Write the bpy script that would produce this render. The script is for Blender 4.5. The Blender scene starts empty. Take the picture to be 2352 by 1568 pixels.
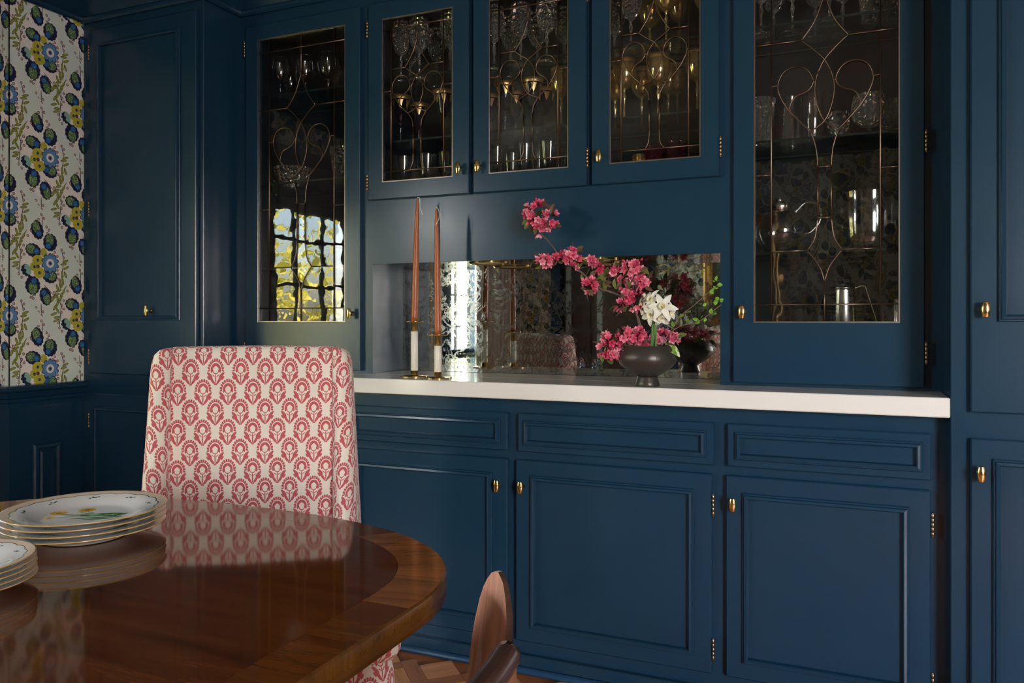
import bpy, bmesh, math, random
from math import pi, sin, cos, tan, atan2, sqrt, radians
from mathutils import Vector, Matrix, Quaternion
from mathutils.geometry import delaunay_2d_cdt

random.seed(7)
scene = bpy.context.scene
COL = scene.collection

# ------------------------------------------------------------------ camera
cam_d = bpy.data.cameras.new('camera')
cam_d.sensor_width = 36.0
cam_d.lens = 36.0 * 1809 / 2352
cam_d.shift_y = -49 / 2352
cam_d.clip_start = 0.02
cam = bpy.data.objects.new('camera', cam_d)
cam.location = (0, 0, 1.10)
cam.rotation_euler = (radians(90), 0, radians(23.2))
COL.objects.link(cam)
scene.camera = cam

# ------------------------------------------------------------------ world, sun, daylight through the windows
world = bpy.data.worlds.new('daylight_world')
scene.world = world
world.use_nodes = True
wn = world.node_tree.nodes; wl = world.node_tree.links
bg = wn['Background']
sky = wn.new('ShaderNodeTexSky')
sky.sky_type = 'NISHITA'
sky.sun_disc = False
sky.sun_elevation = radians(42)
sky.sun_rotation = radians(120)
sky.air_density = 1.0
sky.dust_density = 3.0
wl.new(sky.outputs[0], bg.inputs[0])
bg.inputs[1].default_value = 1.6

sun_d = bpy.data.lights.new('sun', 'SUN')
sun_d.energy = 30.0
sun_d.angle = radians(2)
sun_d.color = (1.0, 0.93, 0.8)
sun = bpy.data.objects.new('sun', sun_d)
sun.rotation_euler = Vector((-0.72, -0.15, -0.68)).to_track_quat('-Z', 'Y').to_euler()
sun.location = (6, 3, 8)
COL.objects.link(sun)

def window_light(name, loc, direction, w, h, power, color=(0.93, 0.96, 1.0)):
    d = bpy.data.lights.new(name, 'AREA')
    d.shape = 'RECTANGLE'; d.size = w; d.size_y = h
    d.energy = power; d.color = color
    o = bpy.data.objects.new(name, d)
    o.location = loc
    o.rotation_euler = Vector(direction).to_track_quat('-Z', 'Z').to_euler()
    COL.objects.link(o)
    return o

WALL_L, WALL_R, WALL_B, CEIL = -2.85, 3.20, -1.75, 2.50
# skylight portals in the left-wall windows, soft daylight from the windows behind the camera
for (y0, y1) in ((0.15, 1.22), (-1.25, -0.27)):
    o = window_light('window_daylight', (-3.30, (y0 + y1) / 2, 1.15), (1, 0, 0), y1 - y0, 1.2, 0)
    o.data.cycles.is_portal = True
window_light('back_window_daylight', (2.55, -2.05, 1.35), (-0.55, 1, -0.03), 1.25, 1.5, 88, (0.98, 0.98, 1.0))
window_light('side_window_daylight', (-3.45, -0.80, 1.40), (1, 0.15, -0.05), 1.5, 1.5, 32, (0.95, 0.97, 1.0))
window_light('upper_window_daylight', (-3.25, -0.80, 1.86), (1, 0.45, -0.25), 0.95, 0.36, 58, (0.95, 0.97, 1.0))

scene.view_settings.view_transform = 'Standard'
scene.view_settings.look = 'None'
scene.view_settings.gamma = 1.0
scene.view_settings.use_curve_mapping = False
scene.view_settings.exposure = 0.95
scene.cycles.transparent_max_bounces = 40
scene.cycles.max_bounces = 14
scene.cycles.transmission_bounces = 14
scene.cycles.glossy_bounces = 6
scene.cycles.diffuse_bounces = 4

# ------------------------------------------------------------------ material helpers
class NT:
    """tiny node-expression builder"""
    def __init__(s, name):
        s.m = bpy.data.materials.new(name); s.m.use_nodes = True
        s.t = s.m.node_tree; s.n = s.t.nodes; s.l = s.t.links
        s.bsdf = s.n['Principled BSDF']; s.out = s.n['Material Output']
    def link(s, a, b):
        if hasattr(a, 'is_linked') or hasattr(a, 'links'): s.l.new(a, b)
        else: b.default_value = a
    def math(s, op, a, b=None, c=None, clamp=False):
        n = s.n.new('ShaderNodeMath'); n.operation = op; n.use_clamp = clamp
        for i, v in enumerate((a, b, c)):
            if v is not None: s.link(v, n.inputs[i])
        return n.outputs[0]
    def vmath(s, op, a, b=None, c=None):
        n = s.n.new('ShaderNodeVectorMath'); n.operation = op
        for i, v in enumerate((a, b, c)):
            if v is not None: s.link(v, n.inputs[i])
        return n.outputs['Value'] if op in ('LENGTH', 'DOT_PRODUCT', 'DISTANCE') else n.outputs[0]
    def mix(s, f, a, b):
        n = s.n.new('ShaderNodeMix'); n.data_type = 'RGBA'
        s.link(f, n.inputs[0]); s.link(a, n.inputs[6]); s.link(b, n.inputs[7])
        return n.outputs[2]
    def sep(s, v):
        n = s.n.new('ShaderNodeSeparateXYZ'); s.link(v, n.inputs[0]); return n.outputs
    def comb(s, x, y, z=0.0):
        n = s.n.new('ShaderNodeCombineXYZ')
        for i, v in enumerate((x, y, z)): s.link(v, n.inputs[i])
        return n.outputs[0]
    def coord(s, kind='Object'):
        return s.n.new('ShaderNodeTexCoord').outputs[kind]
    def mapping(s, v, loc=(0, 0, 0), rot=(0, 0, 0), scale=(1, 1, 1), kind='POINT'):
        n = s.n.new('ShaderNodeMapping'); n.vector_type = kind
        s.link(v, n.inputs[0])
        n.inputs['Location'].default_value = loc; n.inputs['Rotation'].default_value = rot; n.inputs['Scale'].default_value = scale
        return n.outputs[0]
    def noise(s, v, scale, detail=3.0, rough=0.5, dist=0.0):
        n = s.n.new('ShaderNodeTexNoise'); s.link(v, n.inputs['Vector'])
        n.inputs['Scale'].default_value = scale; n.inputs['Detail'].default_value = detail
        n.inputs['Roughness'].default_value = rough; n.inputs['Distortion'].default_value = dist
        return n.outputs[0]
    def voronoi(s, v, scale):
        n = s.n.new('ShaderNodeTexVoronoi'); s.link(v, n.inputs['Vector']); n.inputs['Scale'].default_value = scale
        return n.outputs['Distance']
    def ramp(s, f, stops):
        n = s.n.new('ShaderNodeValToRGB'); s.link(f, n.inputs[0])
        cr = n.color_ramp
        while len(cr.elements) > 1: cr.elements.remove(cr.elements[-1])
        cr.elements[0].position = stops[0][0]; cr.elements[0].color = (*stops[0][1], 1)
        for p, c in stops[1:]:
            e = cr.elements.new(p); e.color = (*c, 1)
        return n.outputs[0]
    def bump(s, h, strength=0.1, dist=0.001):
        n = s.n.new('ShaderNodeBump'); s.link(h, n.inputs['Height'])
        n.inputs['Strength'].default_value = strength; n.inputs['Distance'].default_value = dist
        return n.outputs[0]
    def below(s, d, thr, w=0.06):
        """soft mask, 1 where d < thr"""
        return s.math('MULTIPLY_ADD', d, -1.0 / w, thr / w + 0.5, clamp=True)
    def ell(s, p, cx, cy, rx, ry, deg=0):
        """elliptic distance (1 on the outline); returns (distance, local vector)"""
        q = s.mapping(p, (cx, cy, 0), (0, 0, radians(deg)), (rx, ry, 1), 'TEXTURE')
        return s.vmath('LENGTH', q), q
    def P(s, **k):
        for a, v in k.items(): s.link(v, s.bsdf.inputs[a.replace('_', ' ')])
        return s.m

def c4(c): return (c[0], c[1], c[2], 1.0)
def srgb(r, g, b):
    f = lambda v: (v / 255 / 12.92) if v / 255 <= 0.04045 else ((v / 255 + 0.055) / 1.055) ** 2.4
    return (f(r), f(g), f(b))

def simple(name, col, rough=0.5, metal=0.0, spec=0.5, coat=0.0):
    t = NT(name)
    t.P(Base_Color=c4(col), Roughness=rough, Metallic=metal)
    t.bsdf.inputs['Specular IOR Level'].default_value = spec
    t.bsdf.inputs['Coat Weight'].default_value = coat
    t.bsdf.inputs['Coat Roughness'].default_value = 0.05
    return t.m

def mat_paint():
    t = NT('blue_paint')
    p = t.coord('Object')
    n1 = t.noise(t.mapping(p, scale=(1, 1, 0.35)), 260, 2)
    n2 = t.noise(p, 6, 3)
    col = t.mix(t.math('MULTIPLY', n2, 0.6), c4((0.0085, 0.037, 0.074)), c4((0.0110, 0.045, 0.088)))
    r = t.math('MULTIPLY_ADD', n2, 0.08, 0.19)
    t.P(Base_Color=col, Roughness=r, Normal=t.bump(n1, 0.12, 0.0006))
    t.bsdf.inputs['Specular IOR Level'].default_value = 0.45
    return t.m

def mat_thin_glass(name, tint=(1, 1, 1), ior=1.5, boost=1.0, wob=0.0, rough=0.0, edge=0.0):
    t = NT(name)
    t.n.remove(t.bsdf)
    tr = t.n.new('ShaderNodeBsdfTransparent'); tr.inputs[0].default_value = c4(tint)
    gl = t.n.new('ShaderNodeBsdfGlossy'); gl.inputs['Roughness'].default_value = rough
    fr = t.n.new('ShaderNodeLayerWeight'); fr.inputs[0].default_value = 0.5
    f0 = ((ior - 1) / (ior + 1)) ** 2
    f = t.math('MULTIPLY_ADD', t.math('POWER', fr.outputs['Facing'], 5.0), 1 - f0, f0)
    if wob:
        b = t.bump(t.noise(t.coord('Object'), 9, 2), wob, 0.02)
        t.l.new(b, gl.inputs['Normal']); t.l.new(b, fr.inputs['Normal'])
    if boost != 1.0: f = t.math('MULTIPLY', f, boost, clamp=True)
    if edge:
        lw = t.n.new('ShaderNodeLayerWeight'); lw.inputs[0].default_value = 0.35
        f = t.math('MAXIMUM', f, t.math('MULTIPLY', t.math('POWER', lw.outputs['Facing'], 2.5), edge, clamp=True), clamp=True)
    mx = t.n.new('ShaderNodeMixShader')
    t.link(f, mx.inputs[0]); t.l.new(tr.outputs[0], mx.inputs[1]); t.l.new(gl.outputs[0], mx.inputs[2])
    t.l.new(mx.outputs[0], t.out.inputs[0])
    return t.m

def mat_cut_glass(name, tint=(1, 1, 1)):
    """thick cut crystal: facets by a cell bump over a reflective, partly see-through surface"""
    t = NT(name)
    t.n.remove(t.bsdf)
    p = t.coord('Object')
    v = t.n.new('ShaderNodeTexVoronoi'); v.feature = 'F1'; v.distance = 'MANHATTAN'
    t.link(p, v.inputs['Vector']); v.inputs['Scale'].default_value = 70
    b = t.bump(v.outputs['Distance'], 1.0, 0.012)
    tr = t.n.new('ShaderNodeBsdfTransparent'); tr.inputs[0].default_value = c4([0.93 * k for k in tint])
    gl = t.n.new('ShaderNodeBsdfGlossy'); gl.inputs['Roughness'].default_value = 0.07
    gl.inputs['Color'].default_value = c4([min(1, k * 1.0) for k in tint])
    t.l.new(b, gl.inputs['Normal'])
    lw = t.n.new('ShaderNodeLayerWeight'); lw.inputs[0].default_value = 0.3; t.l.new(b, lw.inputs['Normal'])
    f = t.math('MULTIPLY_ADD', lw.outputs['Facing'], 0.55, 0.40, clamp=True)
    mx = t.n.new('ShaderNodeMixShader')
    t.link(f, mx.inputs[0]); t.l.new(tr.outputs[0], mx.inputs[1]); t.l.new(gl.outputs[0], mx.inputs[2])
    df = t.n.new('ShaderNodeBsdfDiffuse'); df.inputs[0].default_value = c4([.85 * k for k in tint])
    m2 = t.n.new('ShaderNodeMixShader'); m2.inputs[0].default_value = 0.035
    t.l.new(mx.outputs[0], m2.inputs[1]); t.l.new(df.outputs[0], m2.inputs[2])
    t.l.new(m2.outputs[0], t.out.inputs[0])
    return t.m

def mat_tinted(name, tint, body):
    """tinted glass with a little body colour that catches the daylight"""
    t = NT(name)
    t.n.remove(t.bsdf)
    tr = t.n.new('ShaderNodeBsdfTransparent'); tr.inputs[0].default_value = c4(tint)
    gl = t.n.new('ShaderNodeBsdfGlossy'); gl.inputs['Roughness'].default_value = 0.13; gl.inputs['Color'].default_value = c4((1, .90, .62))
    tl = t.n.new('ShaderNodeBsdfTranslucent'); tl.inputs[0].default_value = c4(body)
    df = t.n.new('ShaderNodeBsdfDiffuse'); df.inputs[0].default_value = c4(body)
    m0 = t.n.new('ShaderNodeMixShader'); m0.inputs[0].default_value = .5; t.l.new(tl.outputs[0], m0.inputs[1]); t.l.new(df.outputs[0], m0.inputs[2])
    m1 = t.n.new('ShaderNodeMixShader'); m1.inputs[0].default_value = .12; t.l.new(tr.outputs[0], m1.inputs[1]); t.l.new(m0.outputs[0], m1.inputs[2])
    lw = t.n.new('ShaderNodeLayerWeight'); lw.inputs[0].default_value = 0.4
    m2 = t.n.new('ShaderNodeMixShader'); t.link(t.math('MULTIPLY_ADD', t.math('POWER', lw.outputs['Facing'], 2.0), .6, .24, clamp=True), m2.inputs[0])
    t.l.new(m1.outputs[0], m2.inputs[1]); t.l.new(gl.outputs[0], m2.inputs[2]); t.l.new(m2.outputs[0], t.out.inputs[0])
    return t.m

def mat_mirror():
    t = NT('antique_mirror')
    p = t.coord('Object')
    n1 = t.noise(p, 14, 8, 0.68, 0.6)
    n2 = t.noise(p, 42, 5, 0.6, 1.5)
    net = t.math('ABSOLUTE', t.math('SUBTRACT', n1, 0.52))
    veins = t.below(net, 0.018, 0.03)
    blot = t.math('MULTIPLY_ADD', n2, 6.0, -3.3, clamp=True)
    m = t.math('MAXIMUM', t.math('MULTIPLY', veins, 0.75), t.math('MULTIPLY', blot, 0.45), clamp=True)
    col = t.mix(m, c4((0.60, 0.61, 0.58)), c4((0.11, 0.11, 0.10)))
    t.P(Base_Color=col, Metallic=1.0, Roughness=t.math('MULTIPLY_ADD', m, 0.18, 0.015))
    return t.m

def mat_wallpaper():
    t = NT('floral_wallpaper')
    p = t.sep(t.coord('Object'))
    u = t.math('ADD', p[1], p[0])          # walls run along x or along y
    v = p[2]
    A, B = 0.164, 0.204
    def wrap(x, half, off):
        n = t.n.new('ShaderNodeMath'); n.operation = 'WRAP'
        t.link(t.math('SUBTRACT', x, off), n.inputs[0]); n.inputs[1].default_value = half; n.inputs[2].default_value = -half
        return n.outputs[0]
    u0 = 2.071 - 2.85; v0 = 2.131
    ua, va = wrap(u, A, u0), wrap(v, B, v0)
    ub, vb = wrap(u, A, u0 + A), wrap(v, B, v0 + B)
    def tilt(uu, vv):                      # the medallions lean, so the cell borders lean too
        return t.math('ADD', t.math('MULTIPLY', t.math('ABSOLUTE', uu), 1 / A), t.math('MULTIPLY', t.math('ABSOLUTE', vv), 1 / B))
    sel = t.math('LESS_THAN', tilt(ub, vb), tilt(ua, va))
    n = t.n.new('ShaderNodeMix'); n.data_type = 'VECTOR'
    t.link(sel, n.inputs[0]); t.link(t.comb(ua, va), n.inputs[4]); t.link(t.comb(ub, vb), n.inputs[5])
    q = t.vmath('SCALE', n.outputs[1]); t.n[-1].inputs['Scale'].default_value = 1000.0     # millimetres
    uv = t.comb(u, v)
    nz = t.noise(uv, 190, 2); nzb = t.noise(uv, 40, 3)
    mint = c4(srgb(222, 232, 226)); pink = c4(srgb(240, 230, 224)); navy = c4(srgb(22, 28, 66))
    green = c4(srgb(104, 138, 76)); blue = c4(srgb(34, 100, 164)); lblue = c4(srgb(120, 185, 215))
    yel = c4(srgb(198, 188, 62)); olive = c4(srgb(122, 126, 50)); brown = c4(srgb(96, 56, 50)); rose = c4(srgb(214, 176, 170))
    teal = c4(srgb(140, 190, 176))
    # pinkish speckled ground behind each medallion
    d, _ = t.ell(q, 0, 0, 84, 160, 9)
    d = t.math('ADD', d, t.math('MULTIPLY_ADD', t.math('ADD', nz, nzb), 0.8, -0.8))
    col = t.mix(t.below(d, 0.95, 0.10), mint, t.mix(t.math('MULTIPLY_ADD', nz, 3.0, -1.0, clamp=True), pink, c4(srgb(250, 245, 240))))
    q0 = q
    def after(c):
        # evaluate the print one piece after another (keeps the node program small)
        return t.vmath('MULTIPLY_ADD', c, (1e-9, 1e-9, 1e-9), q0)
    # stems
    for (x0, y0, x1, y1) in ((-12, 90, -45, 124), (5, -78, 46, -118), (80, 60, 90, 20), (90, 20, 72, -90), (-84, 60, -95, -50), (-100, 80, -80, 30),
                             (-5, -150, -4, -196), (-20, -105, -46, -130), (18, 110, 28, 140), (-86, 80, -55, 142), (44, 45, 60, 25), (0, 144, -2, 190)):
        L = sqrt((x1 - x0) ** 2 + (y1 - y0) ** 2) / 2
        q = after(col)
        d, _ = t.ell(q, (x0 + x1) / 2, (y0 + y1) / 2, L, 1.6, math.degrees(atan2(y1 - y0, x1 - x0)))
        col = t.mix(t.below(d, 1.0, 0.3), col, brown)
    # leaves
    leaves = [(-112, 39, 60), (-102, 52, 70), (-101, 27, 120), (-117, 13, 20), (-104, 0, 10), (-107, -12, 25), (-101, 71, 95), (-88, 75, 80), (-86, 91, 115),
              (-75, 103, 70), (-112, 95, 10), (-77, 118, 15), (-60, 138, 45), (96, 17, 20), (89, 5, 10), (99, -9, 30), (96, -36, 110), (83, -36, 100),
              (73, -69, 85), (85, -64, 95), (62, -88, 110), (80, -80, 60), (67, -100, 20), (44, -132, 60), (58, -115, 15), (54, -124, 5)]
    for x, y, a in leaves:
        q = after(col)
        d, _ = t.ell(q, x, y, 14, 5.0, a)
        col = t.mix(t.below(d, 1.0, 0.2), col, olive)
        col = t.mix(t.below(d, 0.55, 0.2), col, c4(srgb(158, 160, 74)))
    # berries with brown outlines
    berries = [(17, 144), (27, 133), (20, 119), (-37, -132), (-47, -128), (-31, -117), (-17, -184), (2, -183), (-4, -198), (-26, -167), (51, 50), (62, 34),
               (44, 40), (-75, 66), (-82, 46), (-73, 33), (-85, 20), (-98, -21), (-93, -41), (-82, -54), (80, 61), (90, 50), (89, 31), (62, -20), (65, -35),
               (67, -54), (-59, 104), (16, -98), (-16, 170), (6, 176), (-4, 190)]
    for x, y in berries:
        q = after(col)
        d, _ = t.ell(q, x, y, 4.8, 5.4, 0)
        col = t.mix(t.below(d, 1.0, 0.25), col, brown)
        col = t.mix(t.below(d, 0.6, 0.25), col, rose)
    for x, y, a in ((-45, 124, 60), (50, -110, 60)):
        q = after(col)
        d, _ = t.ell(q, x, y, 8.5, 5, -a)
        col = t.mix(t.below(d, 1.0, 0.2), col, brown); col = t.mix(t.below(d, 0.65, 0.2), col, rose)
    def scal(x, y, rx, ry, a, k, amp, c):
        nonlocal col
        d, l = t.ell(after(col), x, y, rx, ry, a)
        s_ = t.sep(l)
        an = t.math('ARCTAN2', s_[1], s_[0])
        w = t.math('MULTIPLY', t.math('ABSOLUTE', t.math('SINE', t.math('MULTIPLY', an, k / 2))), amp)
        dd = t.math('SUBTRACT', d, w)
        col = t.mix(t.below(dd, 1.0, 0.08), col, c)
        return d, l
    def dot(x, y, rx, ry, c, a=0, thr=1.0):
        nonlocal col
        d, l = t.ell(after(col), x, y, rx, ry, a)
        col = t.mix(t.below(d, thr, 0.15), col, c)
        return d, l
    dot(-64, -26, 17, 23, navy, 20); dot(-59, -24, 12, 20, teal, 25)
    for x, y in ((-78, -16), (-80, -27), (-74, -38), (-64, -44), (-52, -50), (-70, -28)): dot(x, y, 6, 6, navy)
    vr = t.voronoi(uv, 260)
    sp = t.below(vr, 0.42, 0.2)
    gtex = t.mix(sp, c4(srgb(78, 112, 70)), c4(srgb(164, 190, 124)))
    for (x, y, rx, ry, a, gx, gy, bx, by) in ((-21, 130, 23, 35, 15, -25, 139, -14, 116), (32, 86, 27, 32, 0, 30, 95, 24, 72), (-37, 50, 30, 24, -20, -45, 54, -24, 47),
                                              (-39, -83, 28, 33, 0, -38, -92, -34, -66), (31, -45, 29, 25, -20, 38, -44, 17, -43), (13, -124, 22, 33, 15, 18, -132, 6, -110)):
        scal(x, y, rx, ry, a, 12, 0.10, navy)
        dot(gx, gy, rx * 0.62, ry * 0.70, gtex, a)
        dot(bx, by, 13, 13.5, navy); dot(bx, by, 11, 11.5, blue)
        col = t.mix(t.math('MULTIPLY', t.below(t.ell(after(col), bx, by, 8, 8)[0], 1, 0.1), t.below(vr, 0.3, 0.15)), col, lblue)
    ytex = t.mix(t.below(t.voronoi(uv, 330), 0.25, 0.1), yel, c4(srgb(110, 104, 30)))
    for x, y, rx, ry in ((6, 44, 13, 17), (-19, 14, 21, 19), (-32, -12, 17, 17), (-12, -34, 22, 20)):
        scal(x, y, rx, ry, 10, 9, 0.08, ytex)
    for x, y in ((-19, 14), (-32, -12), (-12, -34)): dot(x, y, 5, 6, navy); dot(x, y, 2.5, 3, blue)
    dot(-18, -10, 7, 7, brown)
    scal(32, 5, 29, 31, 0, 10, 0.30, c4(srgb(34, 62, 120)))
    scal(32, 5, 25, 27, 0, 10, 0.34, c4(srgb(96, 142, 190)))
    dot(32, 5, 16, 17, pink); dot(32, 5, 8, 9, c4(srgb(90, 120, 160))); dot(32, 5, 4, 4, navy)
    t.P(Base_Color=col, Roughness=0.75)
    return t.m

def mat_fabric():
    t = NT('block_print_fabric')
    uvn = t.n.new('ShaderNodeUVMap'); uvn.uv_map = 'UVMap'
    p = t.sep(uvn.outputs[0])
    A, B = 0.0305, 0.0508
    def wrap(x, half, off):
        n = t.n.new('ShaderNodeMath'); n.operation = 'WRAP'
        t.link(t.math('SUBTRACT', x, off), n.inputs[0]); n.inputs[1].default_value = half; n.inputs[2].default_value = -half
        return n.outputs[0]
    ua, va, ub, vb = wrap(p[0], A, 0), wrap(p[1], B, 0), wrap(p[0], A, A), wrap(p[1], B, B)
    def m(uu, vv): return t.math('ADD', t.math('MULTIPLY', t.math('ABSOLUTE', uu), 1 / A), t.math('MULTIPLY', t.math('ABSOLUTE', vv), 1 / B))
    sel = t.math('LESS_THAN', m(ub, vb), m(ua, va))
    n = t.n.new('ShaderNodeMix'); n.data_type = 'VECTOR'
    t.link(sel, n.inputs[0]); t.link(t.comb(ua, va), n.inputs[4]); t.link(t.comb(ub, vb), n.inputs[5])
    q = t.vmath('SCALE', n.outputs[1]); t.n[-1].inputs['Scale'].default_value = 1000.0
    q = t.vmath('MULTIPLY_ADD', q, (1.07, .90, 1), (0, -7.5, 0))         # centre of the bloom sits above the middle of the motif
    s = t.sep(q)
    ax = t.math('ABSOLUTE', s[0]); qs = t.comb(ax, s[1])
    dz, lz = t.ell(q, 0, 0, 1, 1.12)
    l2 = t.sep(lz); an = t.math('ARCTAN2', l2[0], l2[1])         # angle from straight up
    top = t.below(t.math('ABSOLUTE', an), 1.78, 0.05)
    sc = t.math('ABSOLUTE', t.math('SINE', t.math('MULTIPLY', an, 10.0)))
    rim = t.math('MULTIPLY_ADD', sc, 1.9, 20.0)
    outer = t.math('MULTIPLY', t.below(t.math('SUBTRACT', dz, rim), 0, 0.7), t.math('SUBTRACT', 1.0, t.below(dz, 15.3, 0.7)))
    outer = t.math('MULTIPLY', outer, top)
    gaps = t.math('MULTIPLY', t.below(sc, 0.28, 0.2), t.math('SUBTRACT', 1.0, t.below(dz, 17.0, 0.6)))
    outer = t.math('MULTIPLY', outer, t.math('SUBTRACT', 1.0, gaps))
    arch = t.math('ADD', dz, t.math('MULTIPLY', t.math('ABSOLUTE', an), -0.4))
    lob = t.math('MULTIPLY', t.math('ABSOLUTE', t.math('SINE', t.math('MULTIPLY', an, 2.5))), 1.8)
    inner = t.math('MULTIPLY', t.below(arch, 12.9, 0.7), t.math('SUBTRACT', 1.0, t.below(t.math('ADD', dz, lob), 8.4, 0.7)))
    inner = t.math('MULTIPLY', inner, t.below(t.math('ABSOLUTE', an), 2.1, 0.1))
    ring = t.math('MULTIPLY', t.below(dz, 9.2, 0.6), t.math('SUBTRACT', 1.0, t.below(dz, 7.4, 0.6)))
    red = t.math('MAXIMUM', t.math('MAXIMUM', outer, inner), ring)
    def addl(cx, cy, rx, ry, a):
        nonlocal red
        d, _ = t.ell(qs, cx, cy, rx, ry, a)
        red = t.math('MAXIMUM', red, t.below(d, 1.0, 0.25))
    addl(0, -21, 1.5, 13, 0)
    addl(15.5, -12.5, 9.5, 3.5, 42); addl(13, -19, 10.0, 3.1, 48); addl(9.5, -25, 9.5, 2.8, 54); addl(4.5, -29, 6.5, 1.7, 62)
    addl(18.5, -19.5, 5.5, 2.4, 50)
    addl(0, -34.5, 4.2, 1.2, 0); addl(5.5, -14, 4.5, 1.0, 35)
    nz = t.noise(t.vmath('SCALE', q), 0.35, 2)
    n2 = t.noise(uvn.outputs[0], 900, 1)
    red = t.math('MULTIPLY', red, t.math('MULTIPLY_ADD', n2, 0.5, 0.68, clamp=True))
    col = t.mix(red, c4(srgb(232, 225, 214)), c4(srgb(190, 62, 78)))
    t.P(Base_Color=col, Roughness=0.9, Normal=t.bump(t.noise(uvn.outputs[0], 1500, 1), 0.15, 0.0005))
    t.bsdf.inputs['Sheen Weight'].default_value = 0.15
    return t.m

def mat_wood(name, dark, light, rough=0.3, coat=0.0, scale=1.0, uv=False, spec=0.5):
    t = NT(name)
    if uv:
        un = t.n.new('ShaderNodeUVMap'); un.uv_map = 'UVMap'; p = un.outputs[0]
    else: p = t.coord('Object')
    q = t.mapping(p, scale=(2.0 * scale, 26 * scale, 26 * scale))
    n1 = t.noise(q, 1.6, 5, 0.6, 0.5)
    n2 = t.noise(t.mapping(p, scale=(9 * scale, 190 * scale, 190 * scale)), 1.5, 3, 0.6)
    f = t.math('ADD', t.math('MULTIPLY', n1, 0.75), t.math('MULTIPLY', n2, 0.35))
    col = t.ramp(f, [(0.32, dark), (0.50, tuple((a + b) / 2 for a, b in zip(dark, light))), (0.70, light)])
    t.P(Base_Color=col, Roughness=rough)
    t.bsdf.inputs['Coat Weight'].default_value = coat
    t.bsdf.inputs['Coat Roughness'].default_value = 0.04
    t.bsdf.inputs['Specular IOR Level'].default_value = spec
    return t.m

def mat_stone():
    t = NT('white_quartz')
    p = t.coord('Object')
    n = t.noise(p, 5, 5, 0.6)
    t.P(Base_Color=t.mix(n, c4((0.78, 0.76, 0.75)), c4((0.84, 0.82, 0.81))), Roughness=0.12)
    return t.m

def mat_plate():
    """white porcelain; printed border and daffodil drawn in the plate's own plane (metres)"""
    t = NT('painted_porcelain')
    p = t.coord('Object')
    s = t.sep(p)
    q = t.vmath('SCALE', t.comb(s[0], s[1])); t.n[-1].inputs['Scale'].default_value = 1000.0
    r = t.vmath('LENGTH', q)
    a = t.math('ARCTAN2', s[1], s[0])
    up = t.math('GREATER_THAN', t.sep(t.n.new('ShaderNodeNewGeometry').outputs['Normal'])[2], 0.2)
    scl = t.math('MULTIPLY', t.math('ABSOLUTE', t.math('SINE', t.math('MULTIPLY', a, 9.0))), 3.2)
    edge = t.math('ADD', scl, 104.0)
    white = c4((0.80, 0.79, 0.79)); peach = c4(srgb(226, 205, 184))
    lines = t.below(t.math('ABSOLUTE', t.math('SINE', t.math('MULTIPLY', a, 190.0))), 0.35, 0.3)
    border = t.mix(lines, peach, c4(srgb(214, 170, 140)))
    bm = t.math('MULTIPLY', t.math('SUBTRACT', 1.0, t.below(t.math('SUBTRACT', r, edge), 0, 0.6)), up)
    col = t.mix(bm, white, border)
    ln = t.math('MULTIPLY', t.below(t.math('ABSOLUTE', t.math('SUBTRACT', r, edge)), 0.9, 0.5), up)
    col = t.mix(ln, col, c4(srgb(70, 104, 66)))
    gr = c4(srgb(84, 138, 36)); dg = c4(srgb(52, 96, 60)); ye = c4(srgb(226, 176, 52))
    # sprigs round the rim
    k = 9
    fr = t.n.new('ShaderNodeMath'); fr.operation = 'WRAP'; t.link(a, fr.inputs[0]); fr.inputs[1].default_value = pi / k; fr.inputs[2].default_value = -pi / k
    sp = t.comb(t.math('MULTIPLY', fr.outputs[0], 92.0), t.math('SUBTRACT', r, 92.0))
    for x, y, rx, ry, g in ((0, 0, 5, 1.5, 20), (-6, 2, 4, 1.3, -25), (6, -2, 2.5, 1.6, 10), (1, 3, 2, 1, 60)):
        d, _ = t.ell(sp, x, y, rx, ry, g)
        col = t.mix(t.math('MULTIPLY', t.below(d, 1, 0.3), up), col, dg)
    # leaves, stalks and yellow blooms
    for x, y, rx, ry, g, c in ((20, 5, 40, 1.3, 4, gr), (5, -4, 36, 3.4, 12, gr), (8, 10, 34, 1.6, -6, gr), (30, 16, 22, 4.5, 18, gr), (20, -14, 34, 3.0, 24, gr), (-18, -2, 26, 3.2, 6, gr),
                                 (34, -18, 26, 3.0, 22, gr), (50, 14, 13, 5.5, 50, gr), (44, 4, 14, 4.0, -20, gr), (-14, 22, 20, 1.2, -22, gr), (-30, -20, 18, 1.0, 8, dg),
                                 (60, 2, 7, 3.2, 0, c4(srgb(176, 110, 84)))):
        d, _ = t.ell(q, x, y, rx, ry, g)
        col = t.mix(t.math('MULTIPLY', t.below(d, 1, 0.2), up), col, c)
    for x, y, rr in ((-52, 4, 14), (-22, 32, 14), (-46, -26, 10)):
        d, l = t.ell(q, x, y, rr, rr)
        ls = t.sep(l)
        w = t.math('MULTIPLY', t.math('ABSOLUTE', t.math('SINE', t.math('MULTIPLY', t.math('ARCTAN2', ls[1], ls[0]), 5.0))), 0.22)
        col = t.mix(t.math('MULTIPLY', t.below(t.math('SUBTRACT', d, w), 0.8, 0.1), up), col, ye)
        col = t.mix(t.math('MULTIPLY', t.below(d, 0.35, 0.2), up), col, c4(srgb(186, 112, 40)))
    gold = t.math('SUBTRACT', 1.0, t.below(r, 119.3, 0.6))
    col = t.mix(gold, col, c4(srgb(196, 160, 104)))
    t.P(Base_Color=col, Roughness=0.08)
    t.bsdf.inputs['Coat Weight'].default_value = 0.5
    return t.m

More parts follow.
